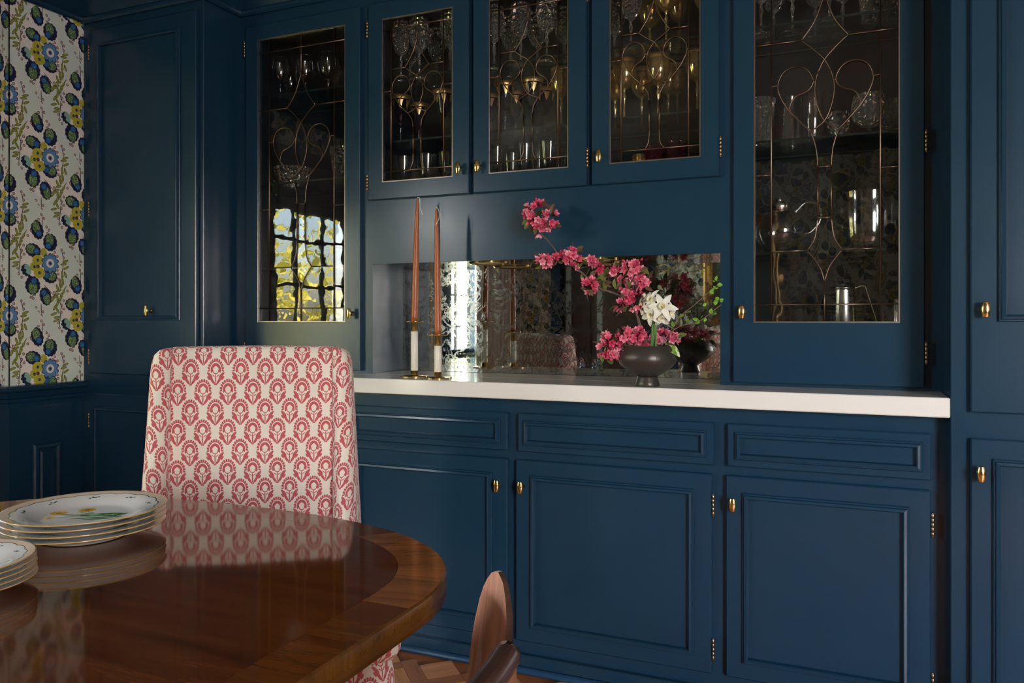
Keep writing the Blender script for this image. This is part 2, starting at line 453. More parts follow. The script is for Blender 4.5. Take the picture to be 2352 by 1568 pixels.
M = {}
M['paint'] = mat_paint()
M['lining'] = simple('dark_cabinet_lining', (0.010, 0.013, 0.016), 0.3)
M['brass'] = simple('polished_brass', (0.80, 0.56, 0.22), 0.16, 1.0)
M['agedbrass'] = simple('aged_brass', (0.34, 0.23, 0.13), 0.35, 1.0)
M['came'] = simple('copper_came', (0.17, 0.11, 0.08), 0.32, 1.0)
M['solder'] = simple('solder_edge', (0.30, 0.26, 0.235), 0.35, 1.0)
M['pane'] = mat_thin_glass('leaded_pane_glass', (0.97, 0.97, 0.96), 1.5, 1.0, 0.03)
M['bevelpane'] = mat_thin_glass('bevelled_glass', (0.95, 0.96, 0.96), 1.55, 1.25, 0.0)
M['glass'] = mat_thin_glass('clear_glass', (0.985, 0.985, 0.985), 1.5, 2.2, 0, 0.09, 0.6)
M['winglass'] = mat_thin_glass('window_glass', (0.98, 0.99, 0.98), 1.45)
M['shelfglass'] = mat_thin_glass('shelf_glass', (0.88, 0.95, 0.92), 1.5, 1.0)
M['shelfedge'] = simple('shelf_glass_edge', (0.012, 0.022, 0.018), 0.2)
M['shelfback'] = simple('shelf_glass_back_edge', (0.14, 0.19, 0.17), 0.2)
M['cut'] = mat_cut_glass('cut_crystal')
M['redcut'] = mat_cut_glass('cranberry_cut_glass', (0.85, 0.30, 0.38))
M['amber'] = mat_tinted('amber_glass', (0.90, 0.80, 0.52), (0.85, 0.68, 0.30))
M['cobalt'] = mat_thin_glass('cobalt_glass', (0.16, 0.10, 0.62), 1.5, 1.6, 0, 0.02, 0.25)
M['gilt'] = simple('gilt_band', (0.88, 0.56, 0.22), 0.38, 1.0)
M['mirror'] = mat_mirror()
M['wallpaper'] = mat_wallpaper()
M['fabric'] = mat_fabric()
M['stone'] = mat_stone()
M['plate'] = mat_plate()
M['table'] = mat_wood('mahogany_veneer', (0.050, 0.012, 0.0025), (0.135, 0.036, 0.007), 0.055, 0.0, 1.0, spec=0.42)
M['band'] = mat_wood('crossbanded_veneer', (0.11, 0.034, 0.009), (0.30, 0.105, 0.028), 0.10, 0.0, 1.2, uv=True, spec=0.42)
M['bandside'] = mat_wood('side_band_veneer', (0.055, 0.015, 0.003), (0.15, 0.044, 0.009), 0.07, 0.0, 1.2, uv=True, spec=0.42)
M['tableedge'] = mat_wood('table_edge_veneer', (0.045, 0.016, 0.003), (0.115, 0.043, 0.007), 0.22, 0.15, 1.0, uv=True)
M['walnut'] = mat_wood('walnut_shell', (0.32, 0.135, 0.088), (0.78, 0.42, 0.30), 0.30, 0.15, 0.9, uv=True)
M['walnutrail'] = mat_wood('walnut_rail', (0.20, 0.070, 0.026), (0.50, 0.20, 0.080), 0.28, 0.2, 1.0, uv=True)
M['walnutdark'] = mat_wood('dark_walnut_arm', (0.030, 0.014, 0.010), (0.075, 0.035, 0.024), 0.26, 0.3, 1.0, uv=True)
M['floorA'] = mat_wood('parquet_brown', (0.27, 0.090, 0.034), (0.50, 0.19, 0.080), 0.35, 0.1, 1.2, uv=True)
M['floorB'] = mat_wood('parquet_tan', (0.48, 0.19, 0.075), (0.78, 0.36, 0.16), 0.35, 0.1, 1.2, uv=True)
M['ceramic'] = None
M['candle'] = simple('terracotta_wax', srgb(172, 98, 60), 0.38)
M['candle'].node_tree.nodes['Principled BSDF'].inputs['Subsurface Weight'].default_value = 0.1
M['wick'] = simple('cotton_wick', (0.8, 0.78, 0.74), 0.9)
M['ivory'] = simple('ivory_enamel', (0.80, 0.76, 0.69), 0.3)
M['steel'] = simple('brushed_steel', (0.62, 0.60, 0.58), 0.22, 1.0)
M['black'] = simple('black_plastic', (0.012, 0.012, 0.013), 0.3)
M['blackmetal'] = simple('black_window_steel', (0.008, 0.008, 0.010), 0.45)
M['ceil'] = simple('ceiling_plaster', (0.22, 0.19, 0.165), 0.9)
M['curtain'] = simple('grey_linen_curtain', (0.55, 0.56, 0.54), 0.9)
M['shade'] = simple('roman_shade_linen', (0.30, 0.29, 0.27), 0.9)
M['gold'] = simple('gilded_frame', (0.55, 0.33, 0.12), 0.35, 1.0)
M['brownwood'] = mat_wood('brown_door_wood', (0.035, 0.014, 0.008), (0.10, 0.040, 0.022), 0.4, 0, 0.7)
M['lampshade'] = simple('green_lampshade', (0.035, 0.045, 0.018), 0.7)
M['bark'] = simple('grey_brown_bark', (0.13, 0.085, 0.075), 0.85)
M['stemgreen'] = simple('green_stem', (0.10, 0.24, 0.05), 0.45)
M['twig'] = simple('thin_twig_bark', (0.22, 0.13, 0.09), 0.8)
M['white_petal'] = simple('white_petal', (0.84, 0.83, 0.76), 0.6)
M['corona'] = simple('cream_corona', (0.82, 0.78, 0.55), 0.6)
M['yellow'] = simple('yellow_pollen', (0.75, 0.55, 0.08), 0.7)
M['leafred'] = simple('bronze_leaf', (0.13, 0.075, 0.045), 0.55)
M['leafgreen'] = simple('olive_leaf', (0.14, 0.17, 0.04), 0.5)
M['leafbright'] = simple('fresh_green_leaf', (0.20, 0.42, 0.04), 0.5)
M['grass'] = simple('spring_grass', (0.30, 0.33, 0.06), 0.9)
M['foliage'] = simple('spring_foliage', (0.62, 0.52, 0.07), 0.8)
M['trunk'] = simple('tree_bark', (0.10, 0.075, 0.055), 0.9)
M['cobaltsolid'] = simple('cobalt_cruet_glass', (0.015, 0.02, 0.22), 0.06, 0.0, 0.8, 0.6)
M['pinkstopper'] = simple('pink_stopper', (0.65, 0.35, 0.28), 0.4)
M['housewall'] = simple('outer_wall', (0.4, 0.38, 0.35), 0.9)

def mat_petal():
    t = NT('pink_petal')
    u = t.n.new('ShaderNodeUVMap'); u.uv_map = 'UVMap'
    s = t.sep(u.outputs[0])
    r = t.n.new('ShaderNodeObjectInfo').outputs['Random']
    f = t.math('ADD', t.math('MULTIPLY', s[1], 0.55), t.math('MULTIPLY', t.math('POWER', r, 1.3), 0.55), clamp=True)
    col = t.ramp(f, [(0.0, (0.40, 0.010, 0.05)), (0.35, (0.66, 0.045, 0.14)), (0.65, (0.80, 0.17, 0.29)), (1.0, (0.88, 0.46, 0.54))])
    t.P(Base_Color=col, Roughness=0.6)
    t.bsdf.inputs['Subsurface Weight'].default_value = 0.0
    return t.m
M['petal'] = mat_petal()
M['bud'] = simple('crimson_bud', (0.58, 0.03, 0.10), 0.5)

def mat_ceramic():
    t = NT('dark_bronze_glaze')
    p = t.coord('Object')
    n = t.noise(p, 420, 2)
    t.P(Base_Color=t.mix(n, c4((0.045, 0.038, 0.033)), c4((0.085, 0.073, 0.063))), Roughness=0.31, Normal=t.bump(n, 0.35, 0.0012))
    t.bsdf.inputs['Metallic'].default_value = 0.35
    return t.m
M['ceramic'] = mat_ceramic()

def mat_varieg():
    t = NT('variegated_leaf')
    n = t.noise(t.coord('Object'), 70, 2)
    t.P(Base_Color=t.ramp(n, [(0.42, (0.16, 0.32, 0.03)), (0.56, (0.24, 0.42, 0.05)), (0.60, (0.76, 0.76, 0.55))]), Roughness=0.45)
    return t.m
M['varieg'] = mat_varieg()

# ------------------------------------------------------------------ mesh helpers
class MB:
    def __init__(s): s.v = []; s.f = []; s.uv = {}; s.sm = []
    def add(s, verts, faces, smooth=False, uvs=None):
        o = len(s.v); s.v += [tuple(v) for v in verts]
        for i, f in enumerate(faces):
            s.f.append(tuple(o + k for k in f)); s.sm.append(smooth)
            if uvs: s.uv[len(s.f) - 1] = uvs[i]
        return s
    def box(s, x0, x1, y0, y1, z0, z1, b=0.0):
        if b <= 0:
            v = [(x, y, z) for x in (x0, x1) for y in (y0, y1) for z in (z0, z1)]
            return s.add(v, [(0, 1, 3, 2), (4, 6, 7, 5), (0, 4, 5, 1), (2, 3, 7, 6), (0, 2, 6, 4), (1, 5, 7, 3)])
        b = min(b, (x1 - x0) / 2.01, (y1 - y0) / 2.01, (z1 - z0) / 2.01)
        bm = bmesh.new()
        r = bmesh.ops.create_cube(bm, size=1)
        for v in bm.verts: v.co = Vector(((x0 + x1) / 2 + v.co.x * (x1 - x0), (y0 + y1) / 2 + v.co.y * (y1 - y0), (z0 + z1) / 2 + v.co.z * (z1 - z0)))
        bmesh.ops.bevel(bm, geom=list(bm.edges), offset=b, segments=1, affect='EDGES', profile=0.5)
        bm.verts.index_update()
        s.add([v.co[:] for v in bm.verts], [[v.index for v in f.verts] for f in bm.faces]); bm.free()
        return s
    def ring_profile(s, x0, x1, z0, z1, y, prof, closed=True, smooth=False):
        """profile of (inset, proud) points run round a rectangle in the plane y (proud = towards -y)"""
        n = len(prof); vs = []
        for (i, p) in prof:
            vs += [(x0 + i, y - p, z0 + i), (x1 - i, y - p, z0 + i), (x1 - i, y - p, z1 - i), (x0 + i, y - p, z1 - i)]
        fs = []
        rng = range(n) if closed else range(n - 1)
        for k in rng:
            a, b = 4 * k, 4 * ((k + 1) % n)
            for j in range(4):
                j2 = (j + 1) % 4
                fs.append((a + j, a + j2, b + j2, b + j))
        return s.add(vs, fs, smooth)
    def lathe(s, prof, n=32, cx=0, cy=0, cz=0, cap=True, smooth=True, mod=None):
        vs = []; fs = []
        for (r, z) in prof:
            for k in range(n):
                a = 2 * pi * k / n
                rr = r if mod is None else mod(r, z, a)
                vs.append((cx + rr * cos(a), cy + rr * sin(a), cz + z))
        for i in range(len(prof) - 1):
            for k in range(n):
                k2 = (k + 1) % n
                fs.append((i * n + k, i * n + k2, (i + 1) * n + k2, (i + 1) * n + k))
        if cap:
            if prof[0][0] > 1e-5: fs.append(tuple(range(n))[::-1])
            if prof[-1][0] > 1e-5: fs.append(tuple((len(prof) - 1) * n + k for k in range(n)))
        return s.add(vs, fs, smooth)
    def tube(s, pts, r, n=8, closed=False, flat=1.0, up=(0, 0, 1), smooth=True, uvl=False):
        """tube through pts; r a number or list; flat squashes it along 'up'"""
        pts = [Vector(p) for p in pts]; N = len(pts)
        rs = r if isinstance(r, (list, tuple)) else [r] * N
        vs = []; fs = []; L = [0]
        for i in range(1, N): L.append(L[-1] + (pts[i] - pts[i - 1]).length)
        prev = None
        for i, p in enumerate(pts):
            if closed: t = pts[(i + 1) % N] - pts[i - 1]
            else: t = pts[min(i + 1, N - 1)] - pts[max(i - 1, 0)]
            if t.length < 1e-9: t = Vector((0, 0, 1))
            t.normalize()
            if prev is None:
                a = Vector(up)
                if abs(a.dot(t)) > 0.95: a = Vector((1, 0, 0))
            else: a = prev
            a = (a - t * a.dot(t)).normalized(); prev = a
            b = t.cross(a)
            for k in range(n):
                an = 2 * pi * k / n
                vs.append(p + a * (rs[i] * flat * cos(an)) + b * (rs[i] * sin(an)))
        uvs = []
        M_ = N if closed else N - 1
        for i in range(M_):
            i2 = (i + 1) % N
            for k in range(n):
                k2 = (k + 1) % n
                fs.append((i * n + k, i * n + k2, i2 * n + k2, i2 * n + k))
                l1 = L[i2] if i2 else L[-1]
                c = 2 * pi * rs[i] / n
                uvs.append([(L[i], k * c), (L[i], (k + 1) * c), (l1, (k + 1) * c), (l1, k * c)])
        if not closed:
            fs.append(tuple(range(n))[::-1]); fs.append(tuple((N - 1) * n + k for k in range(n)))
            uvs += [[(0, 0)] * n, [(0, 0)] * n]
        return s.add(vs, fs, smooth, uvs if uvl else None)
    def grid(s, P, smooth=True, uv=None, closed_u=False):
        """P[i][j] grid of points"""
        n, m = len(P), len(P[0]); vs = [p for row in P for p in row]; fs = []; uvs = []
        for i in range(n - 1):
            for j in range(m - (0 if closed_u else 1)):
                j2 = (j + 1) % m
                fs.append((i * m + j, i * m + j2, (i + 1) * m + j2, (i + 1) * m + j))
                if uv: uvs.append([uv[i][j], uv[i][j2], uv[i + 1][j2], uv[i + 1][j]])
        return s.add(vs, fs, smooth, uvs if uv else None)
    def ball(s, c, r, n=12, m=8, sc=(1, 1, 1)):
        vs = []; fs = []
        for i in range(m + 1):
            th = pi * i / m
            for k in range(n):
                a = 2 * pi * k / n
                vs.append((c[0] + r * sc[0] * sin(th) * cos(a), c[1] + r * sc[1] * sin(th) * sin(a), c[2] + r * sc[2] * cos(th)))
        for i in range(m):
            for k in range(n):
                k2 = (k + 1) % n
                fs.append((i * n + k, (i + 1) * n + k, (i + 1) * n + k2, i * n + k2))
        return s.add(vs, fs, True)
    def mesh(s, name, mat, org=(0, 0, 0)):
        me = bpy.data.meshes.new(name)
        ox, oy, oz = org
        me.from_pydata([(x - ox, y - oy, z - oz) for x, y, z in s.v], [], s.f)
        me.polygons.foreach_set('use_smooth', s.sm)
        if s.uv:
            ul = me.uv_layers.new(name='UVMap')
            for fi, poly in enumerate(me.polygons):
                u = s.uv.get(fi)
                if u:
                    for li, c in zip(poly.loop_indices, u): ul.data[li].uv = c
        if mat is not None: me.materials.append(mat)
        bm = bmesh.new(); bm.from_mesh(me)
        bmesh.ops.remove_doubles(bm, verts=bm.verts, dist=1e-6)
        bmesh.ops.recalc_face_normals(bm, faces=bm.faces)
        bm.to_mesh(me); bm.free()
        me.validate()
        return me

def world_loc(o):
    v = Vector((0, 0, 0))
    while o is not None: v += o.location; o = o.parent
    return v

def obj(name, mb, mat, parent=None, org=None, world=True, kind=None):
    """link one mesh. mb in world coordinates when world=True (made relative to parent), else local"""
    if parent is not None and world: base = world_loc(parent)
    elif org is not None and world: base = Vector(org)
    else: base = Vector((0, 0, 0))
    me = mb if isinstance(mb, bpy.types.Mesh) else mb.mesh(name, mat, base)
    o = bpy.data.objects.new(name, me); COL.objects.link(o)
    if parent is not None: o.parent = parent
    elif org is not None: o.location = org
    if kind: o['kind'] = kind
    return o

def thing(name, label, cat, loc=(0, 0, 0), rotz=0, group=None):
    o = bpy.data.objects.new(name, None); COL.objects.link(o)
    o.empty_display_size = 0.05
    o.location = loc; o.rotation_euler = (0, 0, rotz)
    o['label'] = label; o['category'] = cat
    if group: o['group'] = group
    return o

def tag(o, label, cat, group=None):
    o['label'] = label; o['category'] = cat
    if group: o['group'] = group
    return o

def struct(name, mb, mat, parent=None):
    o = obj(name, mb, mat, parent)
    if parent is None: o['kind'] = 'structure'
    return o

def dup(root, loc, rotz=0, label=None, group=None, scale=None):
    def cp(o, par):
        c = o.copy(); COL.objects.link(c)
        if par is not None: c.parent = par
        for ch in list(o.children): cp(ch, c)
        return c
    r = cp(root, None)
    r.location = loc; r.rotation_euler = (0, 0, rotz)
    if label: r['label'] = label
    if group: r['group'] = group
    if scale: r.scale = scale
    return r

def spline(pts, n=8, closed=False):
    """Catmull-Rom through the points (tuples of any size)"""
    P = [Vector(p) for p in pts]; N = len(P); out = []
    for i in range(N if closed else N - 1):
        p1, p2 = P[i], P[(i + 1) % N]
        p0 = P[i - 1] if (closed or i > 0) else p1 * 2 - p2
        p3 = P[(i + 2) % N] if (closed or i + 2 < N) else p2 * 2 - p1
        for k in range(n):
            t = k / n
            out.append(0.5 * ((2 * p1) + (p2 - p0) * t + (2 * p0 - 5 * p1 + 4 * p2 - p3) * t * t + (3 * p1 - p0 - 3 * p2 + p3) * t ** 3))
    if not closed: out.append(P[-1])
    return out

# ------------------------------------------------------------------ room shell
YF = 2.44           # face frame of the recessed cabinets
YD = 2.42           # their door fronts
YB = 2.78           # back of the cabinets
XL, XR = -2.213, 0.2325
TALL = 2.245        # face frame of the tall end cabinets
CROWN_Z = 2.295

fl = struct('floor', MB().box(-3.2, WALL_R, WALL_B, 2.85, -0.06, -0.012), M['floorA'])
def parquet():
    """interlaced squares and strips laid at 45 degrees, each block its own piece near the cabinet"""
    sq, st = 0.106, 0.050
    Pp = sq + st
    c45, s45 = cos(radians(43.5)), sin(radians(43.5))
    ox, oy = -1.187, 2.19
    rest = {0: MB(), 1: MB()}
    count = 0
    for i in range(-24, 25):
        for j in range(-24, 25):
            for kind in (0, 1, 2):
                if kind == 0: a0, a1, b0, b1, m = i * Pp - sq / 2, i * Pp + sq / 2, j * Pp - sq / 2, j * Pp + sq / 2, 1
                elif kind == 1: a0, a1, b0, b1, m = i * Pp + sq / 2, i * Pp + sq / 2 + st, j * Pp - sq / 2, j * Pp + sq / 2 + st, 0
                else: a0, a1, b0, b1, m = i * Pp - sq / 2, i * Pp + sq / 2, j * Pp + sq / 2, j * Pp + sq / 2 + st, 0
                g = 0.0006
                cx_, cy_ = (a0 + a1) / 2, (b0 + b1) / 2
                x, y = ox + cx_ * c45 - cy_ * s45, oy + cx_ * s45 + cy_ * c45
                if not (-2.95 < x < 2.25 and -1.2 < y < 2.24): continue
                w, h = (a1 - a0) / 2 - g, (b1 - b0) / 2 - g
                cr = [(-w, -h), (w, -h), (w, h), (-w, h)]
                top = [(x + p * c45 - q * s45, y + p * s45 + q * c45) for p, q in cr]
                vs = [(a, b, 0.0) for a, b in top] + [(a, b, -0.012) for a, b in top]
                ru, rv = random.random() * 5, random.random() * 5
                lon = w >= h
                uvt = [((p if lon else q) + ru, (q if lon else p) + rv) for p, q in cr]
                fs = [(0, 1, 2, 3), (0, 4, 5, 1), (1, 5, 6, 2), (2, 6, 7, 3), (3, 7, 4, 0)]
                uvs = [uvt] + [[(ru, rv)] * 4] * 4
                mat = 1 if (kind == 0) else (1 if (kind == 2 and (i + j) % 3 == 0) else 0)
                if -1.55 < x < 0.25 and 1.85 < y and count < 298:
                    mb = MB().add(vs, fs, False, uvs)
                    obj('parquet_block', mb, M['floorB'] if mat else M['floorA'], fl); count += 1
                else: rest[mat].add(vs, fs, False, uvs)
    obj('parquet_field', rest[0], M['floorA'], fl, kind='stuff')
    obj('parquet_field', rest[1], M['floorB'], fl, kind='stuff')
parquet()
struct('ceiling', MB().box(-3.2, WALL_R + .1, WALL_B - .1, 2.95, CEIL, CEIL + 0.1), M['ceil'])

WX = -3.05                      # plane of the window wall inside the bay
W1 = (0.15, 1.22, 0.50, 2.05)   # y0 y1 z0 z1
W2 = (-1.25, -0.27, 0.50, 2.05)
mb = MB()
mb.box(-3.25, WALL_L, 1.94, 2.85, 0, CEIL)                 # pier that carries the wallpaper in view
mb.box(-3.25, WX, WALL_B, W2[0], 0, CEIL); mb.box(-3.25, WX, W2[1], W1[0], 0, CEIL); mb.box(-3.25, WX, W1[1], 1.94, 0, CEIL)
for w in (W1, W2):
    mb.box(-3.25, WX, w[0], w[1], 0, w[2]); mb.box(-3.25, WX, w[0], w[1], w[3], CEIL)
wl_ = struct('wall_left', mb, M['paint'])
e = 0.002
mb = MB()
mb.box(WALL_L - .001, WALL_L + e, 1.94 - e, 2.26, 0.842, 2.36)
mb.box(-3.05, WALL_L + e, 1.94 - e, 1.94 + .001, 0.842, 2.36)
mb.box(WX - .001, WX + e, WALL_B, W2[0], 0.842, 2.36); mb.box(WX - .001, WX + e, W2[1], W1[0], 0.842, 2.36); mb.box(WX - .001, WX + e, W1[1], 1.94, 0.842, 2.36)
mb.box(WX - .001, WX + e, W1[0], W1[1], W1[3], 2.36); mb.box(WX - .001, WX + e, W2[0], W2[1], W2[3], 2.36)
obj('wallpaper', mb, M['wallpaper'], wl_)

def rail_path(path, prof, name, mat, flip=1):
    """profile (out, z) swept along a plan polyline, mitred; out grows to the right of the direction of travel"""
    mb = MB(); n = len(path); rows = []
    for i, p in enumerate(path):
        p = Vector((p[0], p[1]))
        d0 = (p - Vector(path[i - 1])).normalized() if i > 0 else None
        d1 = (Vector(path[i + 1]) - p).normalized() if i < n - 1 else None
        d0 = d0 or d1; d1 = d1 or d0
        n0 = Vector((d0.y, -d0.x)); n1 = Vector((d1.y, -d1.x))
        m_ = n0 + n1; m_.normalize(); k = 1 / max(0.2, m_.dot(n0))
        rows.append([(p.x + m_.x * o * k, p.y + m_.y * o * k, z) for o, z in prof])
    mb.grid(rows, smooth=False)
    for r in (rows[0], rows[-1]): mb.add(r, [tuple(range(len(r)))])
    return mb
# chair rail along the pier and round into the bay
rp = [(0, 0.776), (0.012, 0.776), (0.014, 0.790), (0.008, 0.796), (0.010, 0.806), (0.024, 0.812), (0.028, 0.820), (0.020, 0.830), (0.036, 0.838), (0.038, 0.850), (0.030, 0.856), (0, 0.858)]
plan = [(WX, WALL_B), (WX, 1.94), (WALL_L, 1.94), (WALL_L, 2.262)]
struct('trim_1', rail_path(plan, rp, 'trim_1', None), M['paint'])
cp = [(0, 2.30), (0.012, 2.296), (0.020, 2.303), (0.022, 2.315), (0.018, 2.322), (0.030, 2.335), (0.052, 2.362), (0.078, 2.382), (0.088, 2.388), (0.090, 2.402), (0.100, 2.408), (0.104, 2.43), (0.104, 2.499), (0, 2.499)]
struct('trim_2', rail_path(plan, cp, 'trim_2', None), M['paint'])
bp = [(0, 0), (0.02, 0), (0.02, 0.11), (0.012, 0.125), (0, 0.13)]
struct('baseboard_left', rail_path(plan, bp, 'b', None), M['paint'])
# raised wainscot panel below the rail
def wainscot(y0, y1, z0, z1, x):
    mb = MB()
    prof = [(0, 0), (0, .004), (.006, .009), (.016, .010), (.022, .004), (.028, .003), (.034, .007), (.040, .007), (.042, .0), ]
    # built in the x-z plane then turned to face +x
    t = MB().ring_profile(y0, y1, z0, z1, 0, prof, closed=False)
    mb.add([(x - v[1], v[0], v[2]) for v in t.v], t.f)
    return mb
obj('wainscot_panel', wainscot(2.032, 2.150, 0.20, 0.628, WALL_L), M['paint'], wl_)

wf = struct('wall_front', MB().box(-3.2, WALL_R, 2.80, 2.95, 0, CEIL), M['paint'])
wr = struct('wall_right', MB().box(WALL_R, WALL_R + .1, WALL_B, 2.9, 0, CEIL), M['paint'])
obj('wallpaper', MB().box(WALL_R - e, WALL_R + .001, WALL_B, 2.24, 0.9, 2.36), M['wallpaper'], wr)
# wall behind the camera: doorway at the left, window at the right
BW = (1.92, 3.12, 0.60, 2.10)
DX0, DX1 = -2.52, -1.67
mb = MB()
mb.box(-3.2, DX0, WALL_B - .1, WALL_B, 0, CEIL); mb.box(DX0, DX1, WALL_B - .1, WALL_B, 2.12, CEIL)
mb.box(DX1, BW[0], WALL_B - .1, WALL_B, 0, CEIL); mb.box(BW[1], WALL_R + .1, WALL_B - .1, WALL_B, 0, CEIL)
mb.box(BW[0], BW[1], WALL_B - .1, WALL_B, 0, BW[2]); mb.box(BW[0], BW[1], WALL_B - .1, WALL_B, BW[3], CEIL)
wb = struct('wall_back', mb, M['paint'])
mb = MB()
mb.box(-3.05, DX0 - .09, WALL_B - .001, WALL_B + e, 0.84, 2.36)
mb.box(DX1 + .06, BW[0], WALL_B - .001, WALL_B + e, 0.84, 2.36)
mb.box(BW[1], WALL_R, WALL_B - .001, WALL_B + e, 0.84, 2.36)
obj('wallpaper', mb, M['wallpaper'], wb)
def rect_frame(x0, x1, z0, z1, y, w, d, b=0.002):
    return MB().ring_profile(x0, x1, z0, z1, y, [(0, 0), (0, d - b), (b, d), (w - b, d), (w, d - b), (w, 0)])
d1 = struct('door_1', MB().box(DX0, DX1, WALL_B - .10, WALL_B - .098, 0, 2.12), M['brownwood'])
for x0, x1 in ((DX0 + .30, DX0 + .78),):
    obj('door_panel', MB().box(x0, x1, WALL_B - .098, WALL_B - .07, 0.01, 2.10, .004), M['brownwood'], d1)
obj('door_panel', MB().box(DX0 + .02, DX0 + .27, WALL_B - .098, WALL_B - .08, 0.01, 2.10, .004), M['brownwood'], d1)
obj('door_casing', MB().box(DX0 - .09, DX0, WALL_B, WALL_B + .025, 0, 2.2, .003).box(DX1, DX1 + .06, WALL_B, WALL_B + .025, 0, 2.2, .003).box(DX0 - .09, DX1 + .06, WALL_B, WALL_B + .025, 2.12, 2.2, .003), M['paint'], d1)
for x0 in (DX0 + .03, DX0 + .34):
    obj('glazed_strip', MB().box(x0, x0 + .055, WALL_B - .07, WALL_B - .055, 0.05, 2.08, .003), simple('pale_door_strip', (0.42, 0.52, 0.50), 0.2), d1)

# windows: black steel casements with small panes
def steel_window(name, y0, y1, z0, z1, x, ys, zs, extra=()):
    w = struct(name, MB().add([(x + .02 - v[1], v[0], v[2]) for v in rect_frame(y0, y1, z0, z1, 0, 0.035, 0.04).v], rect_frame(y0, y1, z0, z1, 0, 0.035, 0.04).f), M['blackmetal'])
    for y in ys: obj('muntin', MB().box(x - .012, x + .012, y - .009, y + .009, z0 + .03, z1 - .03), M['blackmetal'], w)
    for z in zs: obj('muntin', MB().box(x - .011, x + .011, y0 + .03, y1 - .03, z - .009, z + .009), M['blackmetal'], w)
    for (a, b) in extra: obj('post', MB().box(x - .03, x + .05, a, b, z0, z1, .003), M['paint'], w)
    Y = [y0 + .03] + sorted(ys) + [y1 - .03]; Z = [z0 + .03] + sorted(zs) + [z1 - .03]
    for i in range(len(Y) - 1):
        for j in range(len(Z) - 1):
            obj('window_pane', MB().box(x - .002, x + .002, Y[i], Y[i + 1], Z[j], Z[j + 1]), M['winglass'], w)
    obj('window_sill', MB().box(x - .06, WX + .045, y0 - .03, y1 + .03, z0 - .03, z0, .004), M['paint'], w)
    return w
zz = [0.775, 1.045, 1.316, 1.588, 1.858]
steel_window('window_1', W1[0], W1[1], W1[2], W1[3], -3.12, [0.42, 0.685, 0.95], zz)
steel_window('window_2', W2[0], W2[1], W2[2], W2[3], -3.12, [-0.99, -0.739], zz, [(-0.58, -0.40)])
# window behind the camera
wb_frame = rect_frame(BW[0], BW[1], BW[2], BW[3], WALL_B - .04, 0.04, 0.04)
w3 = struct('window_3', wb_frame, M['blackmetal'])
for x in (2.22, 2.52, 2.82): obj('muntin', MB().box(x - .01, x + .01, WALL_B - .075, WALL_B - .05, BW[2] + .03, BW[3] - .03), M['blackmetal'], w3)
for z in (0.98, 1.35, 1.72): obj('muntin', MB().box(BW[0] + .03, BW[1] - .03, WALL_B - .074, WALL_B - .051, z - .01, z + .01), M['blackmetal'], w3)

# outdoors, seen in reflections through the windows
tag(obj('lawn', MB().box(-40, -3.3, -25, 25, -0.65, -0.6), M['grass']), 'spring lawn outside the left window, seen only in reflections', 'lawn')
def tree(x, y, h, r, label, seed):
    rnd = random.Random(seed)
    t = thing('tree', label, 'tree', (x, y, -0.6))
    tr = MB().tube([(x, y, -0.585), (x + .1, y, h * .3), (x, y + .1, h * .6), (x - .1, y, h * .9)], [.22, .17, .11, .04], 8)
    for k in range(9):
        a = rnd.random() * 6.28; z = h * (.25 + .5 * rnd.random()); L = r * (.6 + .5 * rnd.random())
        tr.tube([(x, y, z), (x + cos(a) * L * .5, y + sin(a) * L * .5, z + L * .35), (x + cos(a) * L, y + sin(a) * L, z + L * .55)], [.07, .04, .015], 5)
    obj('trunk', tr, M['trunk'], t)
    mb = MB()
    for k in range(2600):
        u = rnd.random() ** .5; a = rnd.random() * 6.28; cz = rnd.uniform(-1, 1)
        px_, py_, pz_ = x + r * u * cos(a) * sqrt(1 - cz * cz * .8), y + r * u * sin(a) * sqrt(1 - cz * cz * .8), h * .62 + cz * h * .42
        s_ = rnd.uniform(.05, .13); ax = Vector((rnd.gauss(0, 1), rnd.gauss(0, 1), rnd.gauss(0, 1))).normalized(); bx = ax.orthogonal().normalized(); cx_ = ax.cross(bx)
        c = Vector((px_, py_, pz_))
        mb.add([c + bx * s_, c + cx_ * s_ * .6, c - bx * s_, c - cx_ * s_ * .6], [(0, 1, 2, 3)])
    obj('foliage', mb, M['foliage'], t, kind='stuff')
tree(-9.5, -1.6, 6.0, 2.3, 'yellow-green spring tree outside, seen farthest right in the cabinet glass reflection', 1)
tree(-11.5, -7.6, 7.0, 2.7, 'tall spring tree outside behind the nearer yellow tree, in reflection', 2)
tree(-9.0, -13.6, 5.5, 2.4, 'broad spring tree outside beyond the far curtain, in reflection', 3)
tree(-8.0, 4.2, 5.0, 2.0, 'small spring tree outside the bay window, in reflection', 4)
hb = MB(); rr = random.Random(9)
for k in range(6000):
    c = Vector((-17 + rr.gauss(0, .5), rr.uniform(-24, 10), rr.uniform(-.4, 2.6 + .5 * sin(k)))); s_ = rr.uniform(.07, .16)
    ax = Vector((rr.gauss(0, 1), rr.gauss(0, 1), rr.gauss(0, 1))).normalized(); bx = ax.orthogonal().normalized(); cx_ = ax.cross(bx)
    hb.add([c + bx * s_, c + cx_ * s_ * .6, c - bx * s_, c - cx_ * s_ * .6], [(0, 1, 2, 3)])
h_ = tag(obj('hedge', hb, M['foliage']), 'long yellow-green hedge at the far side of the lawn, in reflection', 'hedge'); h_['kind'] = 'stuff'

